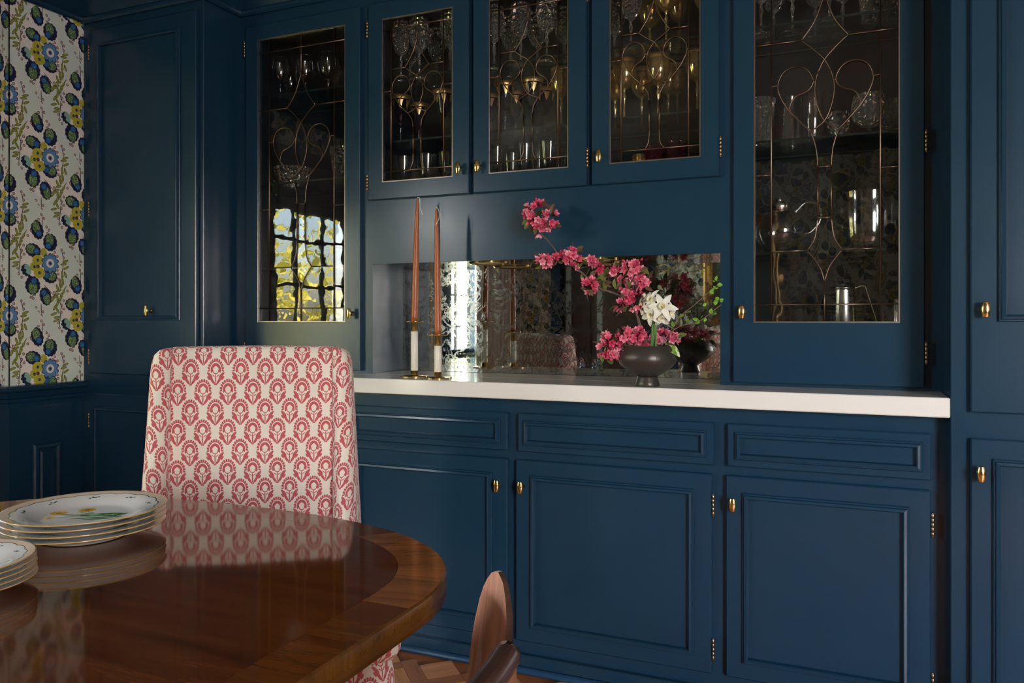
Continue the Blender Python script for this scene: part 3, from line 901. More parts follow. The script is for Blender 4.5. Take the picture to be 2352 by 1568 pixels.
# roman shade over the upper part of window one, curtain over the far window
mb = MB()
for k in range(5):
    z0 = 1.735 + k * .077
    mb.box(-3.03, -3.01 + .006 * (5 - k), W1[0] - .02, W1[1] + .02, z0, z0 + .074, .006)
tag(obj('roman_shade', mb, M['shade'], org=(-3.03, .68, 1.735)), 'grey linen roman shade half drawn over the left bay window, in reflection', 'shade')
def curtain(y0, y1, x, label, folds):
    P_ = []
    for i in range(3):
        z = 0.06 + i * 1.11
        P_.append([(x + .022 * sin(j * folds * 2 * pi / 80), y0 + (y1 - y0) * j / 80, z) for j in range(81)])
    mb = MB().grid(P_)
    Q = [[(a - .003, b, c) for a, b, c in row] for row in P_]; mb.grid(Q)
    return tag(obj('curtain', mb, M['curtain'], org=(x, (y0 + y1) / 2, 0.06)), label, 'curtain')
curtain(-1.70, -0.87, -2.98, 'pale grey curtain hanging in folds, reflected in the niche mirror beside the window', 9)
curtain(-0.22, 0.10, -2.98, 'narrow grey curtain gathered between the two bay windows, in reflection', 4)

# ------------------------------------------------------------------ cabinet hardware
def knob(x, y, z, parent):
    """upright barrel pull on a short stem with a round base"""
    mb = MB()
    prof = [(0.0046, -0.0170), (0.0060, -0.0178), (0.0068, -0.0165), (0.0092, -0.006), (0.0098, 0.0), (0.0092, 0.006), (0.0068, 0.0165), (0.0060, 0.0178), (0.0046, 0.0170)]
    t = MB().lathe(prof, 20)
    mb.add([(x + a * 1.05, y - 0.024 + b * 0.62, z + c * 1.08) for a, b, c in t.v], t.f, True)
    s = MB().lathe([(0.0085, 0), (0.0085, 0.0015), (0.0055, 0.004), (0.0042, 0.010), (0.0046, 0.020)], 16)
    mb.add([(x + a, y - c, z + b) for a, b, c in s.v], s.f, True)
    return obj('knob', mb, M['brass'], parent)

def hinge(x, y, z, parent, h=0.058):
    mb = MB()
    n = 5
    for k in range(n):
        z0 = z - h / 2 + h * k / n
        mb.lathe([(0.0034, 0.0006), (0.0040, 0.0012), (0.0040, h / n - .0012), (0.0034, h / n - .0006)], 10, x, y, z0)
    mb.lathe([(0.002, -.003), (0.003, -.001), (0.003, 0)], 8, x, y, z - h / 2)
    mb.lathe([(0.003, h), (0.003, h + .001), (0.002, h + .003)], 8, x, y, z - h / 2)
    return obj('hinge', mb, M['agedbrass'], parent)

MOULD = [(0, 0), (0, .0060), (.002, .0085), (.0045, .0085), (.0065, .0145), (.0125, .0160), (.0155, .0130), (.0168, .006), (.0175, 0)]
def moulding(x0, x1, z0, z1, y, parent):
    return obj('moulding', MB().ring_profile(x0, x1, z0, z1, y, MOULD, closed=False), M['paint'], parent)

def panel_door(parent, x0, x1, z0, z1, y, mx, name='door', th=0.019):
    d = obj(name, MB().box(x0, x1, y, y + th, z0, z1, .003), M['paint'], parent)
    moulding(mx[0], mx[1], mx[2], mx[3], y, d)
    return d

# ------------------------------------------------------------------ leaded glass
def leaded_panel(x0, x1, z0, z1, y, parent, tall):
    """cames and separate panes inside the rectangle, at plane y"""
    xc = (x0 + x1) / 2; a = (x1 - x0) / 2; H = z1 - z0
    k = a / (0.195 if tall else 0.144)
    lines = []     # polylines in (u, v)
    def both(pts):
        lines.append([(p[0] * k, p[1]) for p in pts]); lines.append([(-p[0] * k, p[1]) for p in pts])
    if tall:
        iv = 0.145 * k
        lines += [[(-iv, 0), (-iv, H)], [(iv, 0), (iv, H)], [(-a, .053), (a, .053)], [(-a, H - .054), (a, H - .054)]]
        lines += [[(0, 0), (0, .120)], [(0, .942), (0, H)]]
        both(spline([(0, .120), (.014, .163), (.046, .209)], 6)); both(spline([(.046, .209), (.026, .245), (.018, .302)], 6))
        both([(.018, .302), (.018, .448)]); both(spline([(.018, .448), (.022, .500), (.036, .551)], 6))
        both([(.046, .209), (.145, .209)])
        lines += [[(-.018 * k, .302), (.018 * k, .302)], [(-.018 * k, .448), (.018 * k, .448)]]
        both(spline([(.036, .551), (0, .580), (-.019, .625), (-.026, .675), (-.017, .722), (0, .755)], 5)[:-5] + spline([(-.017, .722), (0, .755), (.030, .788), (.062, .817)], 5))
        both(spline([(.036, .551), (.068, .585), (.100, .624), (.121, .664), (.127, .693), (.118, .722), (.100, .738), (.078, .743), (.055, .737), (.038, .720), (.030, .697), (.038, .677), (.055, .665), (.076, .658), (.090, .642), (.094, .622), (.088, .605)], 4))
        both([(.026, .690), (.030, .697)])
        both([(.127, .693), (.145, .693)]); both(spline([(.062, .817), (.026, .870), (0, .942)], 8)); both([(.062, .817), (.195, .817)]); both([(.145, .434), (.195, .434)])
        bev = [(0, .2), (0, .25), (0, .37), (0, .50), (0, .66), (0, .82), (.09, .70), (-.09, .70), (.17 * k, .02), (-.17 * k, .02), (.17 * k, H - .03), (-.17 * k, H - .03)]
    else:
        iv = 0.106 * k
        lines += [[(-iv, 0), (-iv, H)], [(iv, 0), (iv, H)], [(-a, .038), (a, .038)], [(-a, H - .039), (a, H - .039)]]
        lines += [[(0, .502), (0, H - .039)]]
        both(spline([(.030, .038), (.018, .062), (.0155, .10)], 5)); both([(.0155, .10), (.016, .19)]); both(spline([(.016, .19), (.020, .215), (.036, .240)], 5))
        both(spline([(.036, .240), (0, .258), (-.017, .288), (-.024, .320), (-.017, .348), (0, .370)], 5)[:-5] + spline([(-.017, .348), (0, .370), (.024, .386), (.048, .404)], 5))
        both(spline([(.036, .240), (.060, .262), (.084, .292), (.100, .325), (.100, .348), (.088, .368), (.066, .377), (.044, .370), (.031, .352), (.030, .332), (.042, .316), (.058, .306), (.070, .292), (.070, .276)], 4))
        both([(.024, .334), (.030, .338)])
        both(spline([(.048, .404), (.018, .452), (0, .502)], 8)); both([(.048, .404), (.106, .404)]); both([(.106, .326), (.144, .326)]); both([(.100, .335), (.106, .335)])
        bev = [(0, .39), (0, .32), (0, .10), (.065, .34), (-.065, .34), (.125 * k, .02), (-.125 * k, .02), (.125 * k, H - .02), (-.125 * k, H - .02)]
    # planar subdivision
    verts = []; edges = []
    def addpl(pl, close=False):
        s = len(verts); verts.extend([Vector(p) for p in pl])
        for i in range(len(pl) - 1): edges.append((s + i, s + i + 1))
        if close: edges.append((s + len(pl) - 1, s))
    addpl([(-a, 0), (a, 0), (a, H), (-a, H)], True)
    for l in lines: addpl([(min(a, max(-a, p[0])), min(H, max(0, p[1]))) for p in l])
    vo, eo, fo, _, oe, _ = delaunay_2d_cdt(verts, edges, [], 0, 2e-4)
    cons = set()
    for e_, src in zip(eo, oe):
        if src: cons.add(tuple(sorted(e_)))
    adj = {}
    for fi, f in enumerate(fo):
        for i in range(3):
            adj.setdefault(tuple(sorted((f[i], f[(i + 1) % 3]))), []).append(fi)
    comp = [-1] * len(fo); nc = 0
    for s in range(len(fo)):
        if comp[s] >= 0: continue
        st = [s]; comp[s] = nc
        while st:
            f = st.pop()
            for i in range(3):
                ed = tuple(sorted((fo[f][i], fo[f][(i + 1) % 3])))
                if ed in cons: continue
                for g in adj[ed]:
                    if comp[g] < 0: comp[g] = nc; st.append(g)
        nc += 1
    def inside(p, f):
        A_, B_, C_ = (vo[i] for i in f)
        cr = lambda u, v, w: (v.x - u.x) * (w.y - u.y) - (v.y - u.y) * (w.x - u.x)
        d1_, d2_, d3_ = cr(A_, B_, p), cr(B_, C_, p), cr(C_, A_, p)
        return (d1_ >= 0) == (d2_ >= 0) == (d3_ >= 0)
    bevc = set()
    for b in bev:
        p = Vector(b)
        for fi, f in enumerate(fo):
            if inside(p, f): bevc.add(comp[fi])
    for c in range(nc):
        fs = [fo[i] for i in range(len(fo)) if comp[i] == c]
        area = sum(abs((vo[f[1]].x - vo[f[0]].x) * (vo[f[2]].y - vo[f[0]].y) - (vo[f[1]].y - vo[f[0]].y) * (vo[f[2]].x - vo[f[0]].x)) / 2 for f in fs)
        if area < 2e-5: continue
        ids = sorted({i for f in fs for i in f}); mp = {i: n_ for n_, i in enumerate(ids)}
        bm = bmesh.new()
        tx, tz = random.uniform(-.0035, .0035), random.uniform(-.0035, .0035)      # every pane sits at its own slight angle
        cx_ = sum(vo[i].x for i in ids) / len(ids); cz_ = sum(vo[i].y for i in ids) / len(ids)
        bv = [bm.verts.new((xc + vo[i].x, y - .0015 + (vo[i].x - cx_) * tx + (vo[i].y - cz_) * tz, z0 + vo[i].y)) for i in ids]
        for f in fs:
            try: bm.faces.new([bv[mp[i]] for i in f])
            except ValueError: pass
        bmesh.ops.recalc_face_normals(bm, faces=bm.faces)
        for f in bm.faces:
            if f.normal.y > 0: f.normal_flip()
        if c in bevc:
            front = list(bm.faces)
            bmesh.ops.inset_region(bm, faces=front, thickness=0.0065 if tall else 0.0045, depth=0.0016, use_even_offset=False)
        # give the sheet its thickness
        r = bmesh.ops.extrude_face_region(bm, geom=list(bm.faces), use_keep_orig=True)
        nv = [v for v in r['geom'] if isinstance(v, bmesh.types.BMVert)]
        for v in nv: v.co.y += 0.003
        org = world_loc(parent)
        bmesh.ops.recalc_face_normals(bm, faces=bm.faces)
        for v in bm.verts: v.co -= org
        me = bpy.data.meshes.new('glass_pane'); bm.to_mesh(me); bm.free()
        me.materials.append(M['bevelpane'] if c in bevc else M['pane'])
        obj('glass_pane', me, None, parent, world=True)
    for l in lines:
        mb = MB().tube([(xc + p[0], y - .0028, z0 + p[1]) for p in l], 0.0022 if len(l) > 2 else 0.0025, 6, flat=0.9, up=(0, 1, 0))
        obj('came', mb, M['came'], parent)
    obj('came_border', MB().ring_profile(x0, x1, z0, z1, y - .001, [(0, 0), (0, .004), (.0045, .004), (.0045, 0)]), M['solder'], parent)

def glass_door(parent, x0, x1, z0, z1, g, tall):
    y = YD
    prof = None
    mb = MB()
    # stiles and rails round the opening g = (gx0, gx1, gz0, gz1)
    gx0, gx1, gz0, gz1 = g
    v = []; f = []
    def ringpts(i, yy): return [(x0 + i, yy, z0 + i), (x1 - i, yy, z0 + i), (x1 - i, yy, z1 - i), (x0 + i, yy, z1 - i)]
    def gpts(i, yy): return [(gx0 - i, yy, gz0 - i), (gx1 + i, yy, gz0 - i), (gx1 + i, yy, gz1 + i), (gx0 - i, yy, gz1 + i)]
    rings = [ringpts(0, y + .02), ringpts(0, y + .003), ringpts(.003, y), gpts(.0015, y), gpts(0, y + .0015), gpts(0, y + .02)]
    for r in rings: v += r
    for k in range(6):
        a_, b_ = 4 * k, 4 * ((k + 1) % 6)
        for j in range(4): f.append((a_ + j, a_ + (j + 1) % 4, b_ + (j + 1) % 4, b_ + j))
    d = obj('door', MB().add(v, f), M['paint'], parent)
    leaded_panel(gx0, gx1, gz0, gz1, y + .008, d, tall)
    return d

def cabinet_shell(parent, x0, x1, z0, z1, openings, y0=YF, y1=YB):
    """face frame with openings + box behind"""
    mb = MB(); t = 0.018
    xs = sorted(set([x0, x1] + [o[0] for o in openings] + [o[1] for o in openings]))
    zs = sorted(set([z0, z1] + [o[2] for o in openings] + [o[3] for o in openings]))
    for i in range(len(xs) - 1):
        for j in range(len(zs) - 1):
            cx_, cz_ = (xs[i] + xs[i + 1]) / 2, (zs[j] + zs[j + 1]) / 2
            if any(o[0] < cx_ < o[1] and o[2] < cz_ < o[3] for o in openings): continue
            mb.box(xs[i], xs[i + 1], y0, y0 + t, zs[j], zs[j + 1])
    o = obj('face_frame', mb, M['paint'], parent)
    mb = MB()
    mb.box(x0, x0 + t, y0 + t, y1, z0, z1); mb.box(x1 - t, x1, y0 + t, y1, z0, z1)
    mb.box(x0 + t, x1 - t, y1 - t, y1, z0, z1)
    mb.box(x0 + t, x1 - t, y0 + t, y1 - t, z0, z0 + t); mb.box(x0 + t, x1 - t, y0 + t, y1 - t, z1 - t, z1)
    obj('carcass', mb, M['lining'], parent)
    return o

def glass_shelf(parent, x0, x1, z, y0=2.475, y1=2.745):
    s = obj('glass_shelf', MB().box(x0, x1, y0, y1, z - .008, z, .001), M['shelfglass'], parent)
    obj('polished_edge', MB().box(x0, x1, y0 - .0012, y0 - .0002, z - .0075, z - .0005), M['shelfedge'], s)
    obj('back_edge', MB().box(x0, x1, y1 + .0002, y1 + .0012, z - .0025, z - .0005), M['shelfback'], s)
    return s

CT = 0.905                                     # countertop height
# left display cabinet
t = thing('display_cabinet', 'blue cabinet with a tall leaded glass door at the left, above the patterned chair', 'cabinet', (-1.92, 2.6, CT))
cabinet_shell(t, XL, -1.622, CT, 2.499, [(-2.15, -1.665, .955, 2.22)])
d = glass_door(t, -2.173, -1.642, .915, 2.245, (-2.110, -1.706, 1.092, 2.188), True)
knob(-1.673, YD, 1.124, d)
hinge(-2.177, YD + .001, 2.160, d); hinge(-2.177, YD + .001, .985, d)
for z in (1.305, 1.640, 1.985): glass_shelf(t, XL + .02, -1.642, z)
# triple wall cabinet over the niche
t = thing('wall_cabinet', 'blue cabinet with three short leaded glass doors above the mirrored niche', 'cabinet', (-.98, 2.6, 1.31))
mb = MB()
NX0, NX1, NZ = -1.598, -.360, 1.304
cabinet_shell(t, -1.622, -.340, 1.500, 2.499, [(-1.585, -1.215, 1.555, 2.22), (-1.165, -.795, 1.555, 2.22), (-.745, -.38, 1.555, 2.22)])
mb.box(-1.622, -.340, YF, YF + .018, NZ, 1.500)
mb.box(-1.622, NX0, YF, 2.68, CT + .0005, NZ); mb.box(NX1, -.340, YF, 2.68, CT + .0005, NZ); mb.box(NX0, NX1, YF + .018, 2.68, NZ + .006, NZ + .02)
obj('niche_surround', mb, M['paint'], t)
obj('mirrored_soffit', MB().box(NX0, NX1, YF + .019, 2.65, NZ, NZ + .005), M['mirror'], t)
DOORS = [((-1.606, -1.199), (-1.549, -1.261)), ((-1.183, -.778), (-1.125, -.839)), ((-.761, -.360), (-.702, -.415))]
for i, ((a, b), (g0, g1)) in enumerate(DOORS):
    d = glass_door(t, a, b, 1.534, 2.245, (g0, g1, 1.595, 2.184), False)
    knob((-1.229, -1.157, -.730)[i], YD, 1.620, d)
    hx = (a - .004) if i == 0 else (b + .004)
    hinge(hx, YD + .001, 1.622 if i else 1.60, d); hinge(hx, YD + .001, 2.155, d)
for z in (1.755, 1.985): glass_shelf(t, -1.60, -.36, z)
# mirror and soffit lights
mir = tag(obj('niche_mirror', MB().box(NX0 - .01, NX1 + .01, 2.650, 2.656, CT + .001, NZ), M['mirror'], org=(-.98, 2.65, CT)), 'antiqued mirror lining the back of the serving niche', 'mirror')
for x, w in ((-1.18, 'left'), (-.78, 'right')):
    l_ = thing('soffit_light', f'brass ring light recessed in the niche ceiling, the {w} one of two', 'light', (x, 2.545, NZ))
    obj('ring', MB().lathe([(.046, -.001), (.050, -.004), (.066, -.006), (.072, -.003), (.072, 0), (.046, 0)], 40, x, 2.545, NZ, cap=False), M['brass'], l_)
    obj('lens', MB().lathe([(.0, -.002), (.046, -.002), (.046, -.0008), (.0, -.0008)], 32, x, 2.545, NZ, cap=False), M['ivory'], l_)
# right display cabinet
t = thing('display_cabinet', 'blue cabinet with a tall leaded glass door at the right, holding pitchers and a kettle', 'cabinet', (-.06, 2.6, CT))
cabinet_shell(t, -.340, XR, CT, 2.499, [(-.298, .168, .955, 2.22)])
d = glass_door(t, -.320, .189, .915, 2.245, (-.261, .129, 1.092, 2.188), True)
knob(-.292, YD, 1.124, d)
hinge(.193, YD + .001, 1.590, d); hinge(.193, YD + .001, 1.010, d)
for z in (1.305, 1.640, 1.985): glass_shelf(t, -.322, XR - .02, z)

# crown over the recessed cabinets and the tall units
cprof = [(0, 2.296), (.010, 2.293), (.018, 2.300), (.020, 2.311), (.016, 2.318), (.026, 2.332), (.046, 2.358), (.066, 2.376), (.074, 2.381), (.076, 2.395), (.084, 2.40), (.088, 2.42), (.088, 2.497), (0, 2.497)]
path = [(WALL_L, TALL), (XL, TALL), (XL, YF), (XR, YF), (XR, TALL), (1.0, TALL)]
struct('trim_3', rail_path(path, cprof, 't', None), M['paint'])

# base cabinets
BF, BD = 2.300, 2.280
t = thing('base_cabinet', 'long blue base cabinet with panelled drawers and doors below the white countertop', 'cabinet', (-.98, 2.5, 0))
obj('body', MB().box(XL, XR, BF, YB, .0, .8545), M['paint'], t)
for (x0, x1, m0, m1) in ((-2.19, -1.63, -2.17, -1.65), (-1.598, -.994, -1.576, -1.016), (-.958, -.355, -.938, -.374), (-.317, .193, -.296, .173)):
    panel_door(t, x0, x1, .688, .808, BD, (m0, m1, .709, .787), 'drawer')
for i, (x0, x1, m0, m1) in enumerate(((-2.19, -1.63, -2.14, -1.68), (-1.598, -.994, -1.556, -1.045), (-.965, -.360, -.915, -.409), (-.321, .192, -.276, .142))):
    d = panel_door(t, x0, x1, .095, .662, BD, (m0, m1, .141, .617), 'door')
    if i: knob((0, -1.022, -.941, -.300)[i], BD, (0, .578, .580, .585)[i], d)
    if i == 1: hinge(x0 - .004, BD + .001, .56, d); hinge(x0 - .004, BD + .001, .18, d)
    if i > 1: hinge(x1 + .004, BD + .001, .575, d); hinge(x1 + .004, BD + .001, .165, d)
obj('skirting', MB().box(XL, XR, BD, BF, 0, .052, .002), M['paint'], t)
q = MB().tube([(XL, BD, 0.0), (XR, BD, 0.0)], .017, 16)
obj('shoe_moulding', MB().add([(v[0], min(v[1], BD + .0), max(v[2], 0.0005)) for v in q.v], q.f, True), simple('brighter_blue_shoe_paint', (0.012, 0.055, 0.125), 0.35), t)  # shoe moulding gets a brighter, stronger blue than the cabinet paint

# countertop, running into the niche
mb = MB().box(XL + .001, XR - .001, 2.243, YF - .0005, CT - .050, CT, .0025)
mb.box(NX0 + .001, NX1 - .001, YF - .0005, 2.6495, CT - .05, CT)
tag(obj('countertop', mb, M['stone'], org=(-.98, 2.45, CT - .05)), 'thick white stone countertop running the width of the blue cabinets', 'countertop')

# tall end cabinets
def tall_unit(side, x0, x1, dx0, dx1, mu, ml, kx, kl, hx, label):
    t = thing('tall_cabinet', label, 'cabinet', ((x0 + x1) / 2, 2.5, 0))
    obj('body', MB().box(x0, x1, TALL, YB, 0, 2.499, .002), M['paint'], t)
    up = panel_door(t, dx0, dx1, .888 if side < 0 else .873, 2.257, TALL - .018, mu, 'upper_door', .0178)
    lo = panel_door(t, dx0, dx1, .095, .809, TALL - .018, ml, 'lower_door', .0178)
    knob(kx, TALL - .018, 1.136 if side < 0 else 1.126, up)
    knob(kl, TALL - .018, .726, lo)
    for z in (2.17, 1.545, .955): hinge(hx, TALL - .016, z, up)
    for z in (.70, .20): hinge(hx, TALL - .016, z, lo)
    obj('skirting', MB().box(x0, x1, TALL - .018, TALL, 0, .052, .002), M['paint'], t)
    return t
tall_unit(-1, WALL_L + .003, XL, -2.793, -2.234, (-2.739, -2.306, 1.100, 2.198), (-2.757, -2.29, .140, .759), -2.459, -2.262, -2.797, 'tall dark blue cabinet with a panelled door, between the wallpaper and the left glass cabinet')
tall_unit(1, XR, .98, .274, .95, (.332, .90, 1.096, 2.198), (.320, .90, .140, .762), .303, .294, .954, 'tall blue cabinet at the far right edge with two brass knobs')

# ------------------------------------------------------------------ dining table
TX, TYF, TYN, TA = -1.022, 1.172, -0.30, 0.532
def table_outline(inset, n=52):
    """rounded oblong: bowed end, generous corners"""
    a = TA - inset; b = 0.34 - inset * 0.8; yc = TYF - 0.34; yn = TYN + 0.34
    pts = []
    for k in range(n + 1):
        th = pi * k / n
        c, s_ = cos(th), sin(th); e_ = 2 / 2.45
        pts.append((TX + a * math.copysign(abs(c) ** e_, c), yc + (b + (inset * 0 if True else 0)) * abs(s_) ** e_))
    pts2 = [(x, yn - (y - yc)) for x, y in reversed(pts)]
    return pts + pts2
tb = thing('dining_table', 'glossy mahogany dining table with a cross-banded rounded end, lower left', 'table', (TX, 0.436, 0))
def slab(o1, z0, z1, b=.002):
    n = len(o1); cx_ = sum(p[0] for p in o1) / n; cy_ = sum(p[1] for p in o1) / n
    return o1
OUT = table_outline(0); IN = table_outline(0.069); INg = table_outline(0.0696)
n = len(OUT)
def shrink(o, d): return [(TX + (x - TX) * (1 - d / TA), .436 + (y - .436) * (1 - d / .736)) for x, y in o]
mb = MB(); Z = [(.0, .7165), (.0, .7465), (.0015, .7480)]
rows = [[(x, y, z) for x, y in (shrink(OUT, d) if d else OUT)] for d, z in ((.006, .714), (0, .717), (0, .7472), (.0022, .7498))]
L = [0]
for i in range(1, n + 1): L.append(L[-1] + (Vector(OUT[i % n]) - Vector(OUT[i - 1])).length)
for r in range(3):
    for i in range(n):
        i2 = (i + 1) % n
        zz0, zz1 = rows[r][i][2] + r * .003, rows[r + 1][i][2] + r * .003
        mb.add([rows[r][i], rows[r][i2], rows[r + 1][i2], rows[r + 1][i]], [(0, 1, 2, 3)], r < 2, [[(zz0, L[i]), (zz0, L[i + 1]), (zz1, L[i + 1]), (zz1, L[i])]])
mb.add([(x, y, .714) for x, y in shrink(OUT, .006)], [tuple(range(n))], False, [[(x, y) for x, y in OUT]])
obj('table_edge', mb, M['tableedge'], tb)
mb = MB().add([(x, y, .7498) for x, y in INg] + [(x, y, .735) for x, y in INg], [tuple(range(n))] + [(i, n + i, n + (i + 1) % n, (i + 1) % n) for i in range(n)])
obj('tabletop', mb, M['table'], tb)
# cross-band, in radial veneer sections
O2 = shrink(OUT, .0022)
segs = [(0, 6), (6, 16), (16, 26), (26, 36), (36, 46), (46, 52), (52, 53), (53, 59), (59, 69), (69, 79), (79, 89), (89, 99), (99, 105), (105, 106)]
for (i0, i1) in segs:
    mb = MB(); g0 = random.random() * 9
    a0, a1 = Vector(O2[i0 % n]), Vector(IN[i0 % n]); dvec = ((Vector(IN[((i0 + i1) // 2) % n]) - Vector(O2[((i0 + i1) // 2) % n]))).normalized()
    pv = Vector((-dvec.y, dvec.x))
    idx = [k % n for k in range(i0, i1 + 1)]
    # long straight sides are cut into several sections
    if i1 - i0 == 1 and (Vector(OUT[i0 % n]) - Vector(OUT[i1 % n])).length > .5:
        S = 7
        for q_ in range(S):
            mb = MB(); g0 = random.random() * 9
            P4 = [Vector(O2[i0 % n]).lerp(Vector(O2[i1 % n]), q_ / S + .0006), Vector(O2[i0 % n]).lerp(Vector(O2[i1 % n]), (q_ + 1) / S - .0006), Vector(IN[i0 % n]).lerp(Vector(IN[i1 % n]), (q_ + 1) / S - .0006), Vector(IN[i0 % n]).lerp(Vector(IN[i1 % n]), q_ / S + .0006)]
            mb.add([(p.x, p.y, .7498) for p in P4] + [(p.x, p.y, .7462) for p in P4], [(0, 1, 2, 3), (0, 4, 5, 1), (1, 5, 6, 2), (2, 6, 7, 3), (3, 7, 4, 0)], False,
                   [[((p - P4[0]).dot(dvec) + g0, (p - P4[0]).dot(pv)) for p in P4]] + [[(0, 0)] * 4] * 4)
            obj('veneer_section', mb, M['bandside'], tb)
        continue
    pts = [Vector(O2[k]) for k in idx] + [Vector(IN[k]) for k in reversed(idx)]
    m_ = len(pts)
    mb.add([(p.x, p.y, .7498) for p in pts] + [(p.x, p.y, .7462) for p in pts], [tuple(range(m_))] + [(k, m_ + k, m_ + (k + 1) % m_, (k + 1) % m_) for k in range(m_)], False,
           [[((p - a0).dot(dvec) + g0, (p - a0).dot(pv)) for p in pts]] + [[(0, 0)] * 4] * m_)
    obj('veneer_section', mb, M['band'] if i0 in (0, 6, 36, 59, 89) else M['bandside'], tb)
for yy in (.80, .08):
    mb = MB().lathe([(.0, .70), (.10, .70), (.06, .66), (.045, .60), (.075, .50), (.085, .40), (.05, .32), (.07, .26), (.07, .20), (0, .20)], 28, TX, yy, 0)
    obj('pedestal', mb, M['table'], tb)
    for k in range(4):
        a = pi / 4 + k * pi / 2
        pts = spline([(TX + .04 * cos(a), yy + .04 * sin(a), .24), (TX + .16 * cos(a), yy + .16 * sin(a), .17), (TX + .28 * cos(a), yy + .28 * sin(a), .06), (TX + .34 * cos(a), yy + .34 * sin(a), .022)], 5)
        obj('leg', MB().tube(pts, [.030 - .010 * i / len(pts) for i in range(len(pts))], 8), M['table'], tb)
obj('apron', MB().box(TX - .36, TX + .36, -.02, .90, .64, .714, .004), M['table'], tb)

# ------------------------------------------------------------------ plates
def plate_mesh():
    prof = [(.0, .0062), (.060, .0062), (.072, .0085), (.082, .0135), (.100, .0170), (.1180, .0200), (.1208, .0206), (.1212, .0196), (.1200, .0184), (.100, .0138), (.083, .0090), (.071, .0045), (.066, .0010), (.064, .0), (.061, .0012), (.059, .0040), (.0, .0040)]
    return MB().lathe(prof, 96, cap=False).mesh('dinner_plate', M['plate'])
pm = plate_mesh()
def plate_stack(x, y, n, sc, rots, words, where):
    for k in range(n):
        o = bpy.data.objects.new('dinner_plate', pm); COL.objects.link(o)
        o.location = (x + random.uniform(-.001, .001), y + random.uniform(-.001, .001), .7502 + k * .0088 * (sc if sc < 1 else 1) + .0004)
        o.rotation_euler = (0, 0, rots[k]); o.scale = (sc, sc, sc)
        tag(o, f'floral porcelain plate, {words[k]}, in the {where}', 'plate', f'plates in the {where}')
plate_stack(-1.141, .903, 4, 1.0, (2.0, 1.1, .2, radians(14)), ('lowest, touching the table', 'second from the bottom', 'third from the bottom', 'topmost, printed with a yellow daffodil'), 'large stack on the table')
plate_stack(-1.060, .648, 5, .77, (1.0, .5, 2.5, 1.9, 0.4), ('lowest, touching the table', 'second from the bottom', 'middle one', 'second from the top', 'topmost with a scalloped border'), 'small stack at the left edge')

# blue cruets on the table, seen in the niche mirror
def cruet(x, y, label):
    t = thing('cruet', label, 'cruet', (x, y, .75))
    obj('body', MB().lathe([(.0, 0), (.030, .001), (.034, .010), (.030, .030), (.016, .055), (.010, .075), (.012, .088), (.010, .090), (.0, .090)], 24, x, y, .7503), M['cobaltsolid'], t)
    obj('stopper', MB().lathe([(.0, .089), (.007, .090), (.010, .098), (.006, .106), (.008, .112), (.0, .118)], 16, x, y, .7503), M['pinkstopper'], t)
cruet(-1.504, .70, 'small cobalt blue glass cruet, left one of the pair reflected in the mirror')
cruet(-1.412, .75, 'small cobalt blue glass cruet, right one of the pair reflected in the mirror')

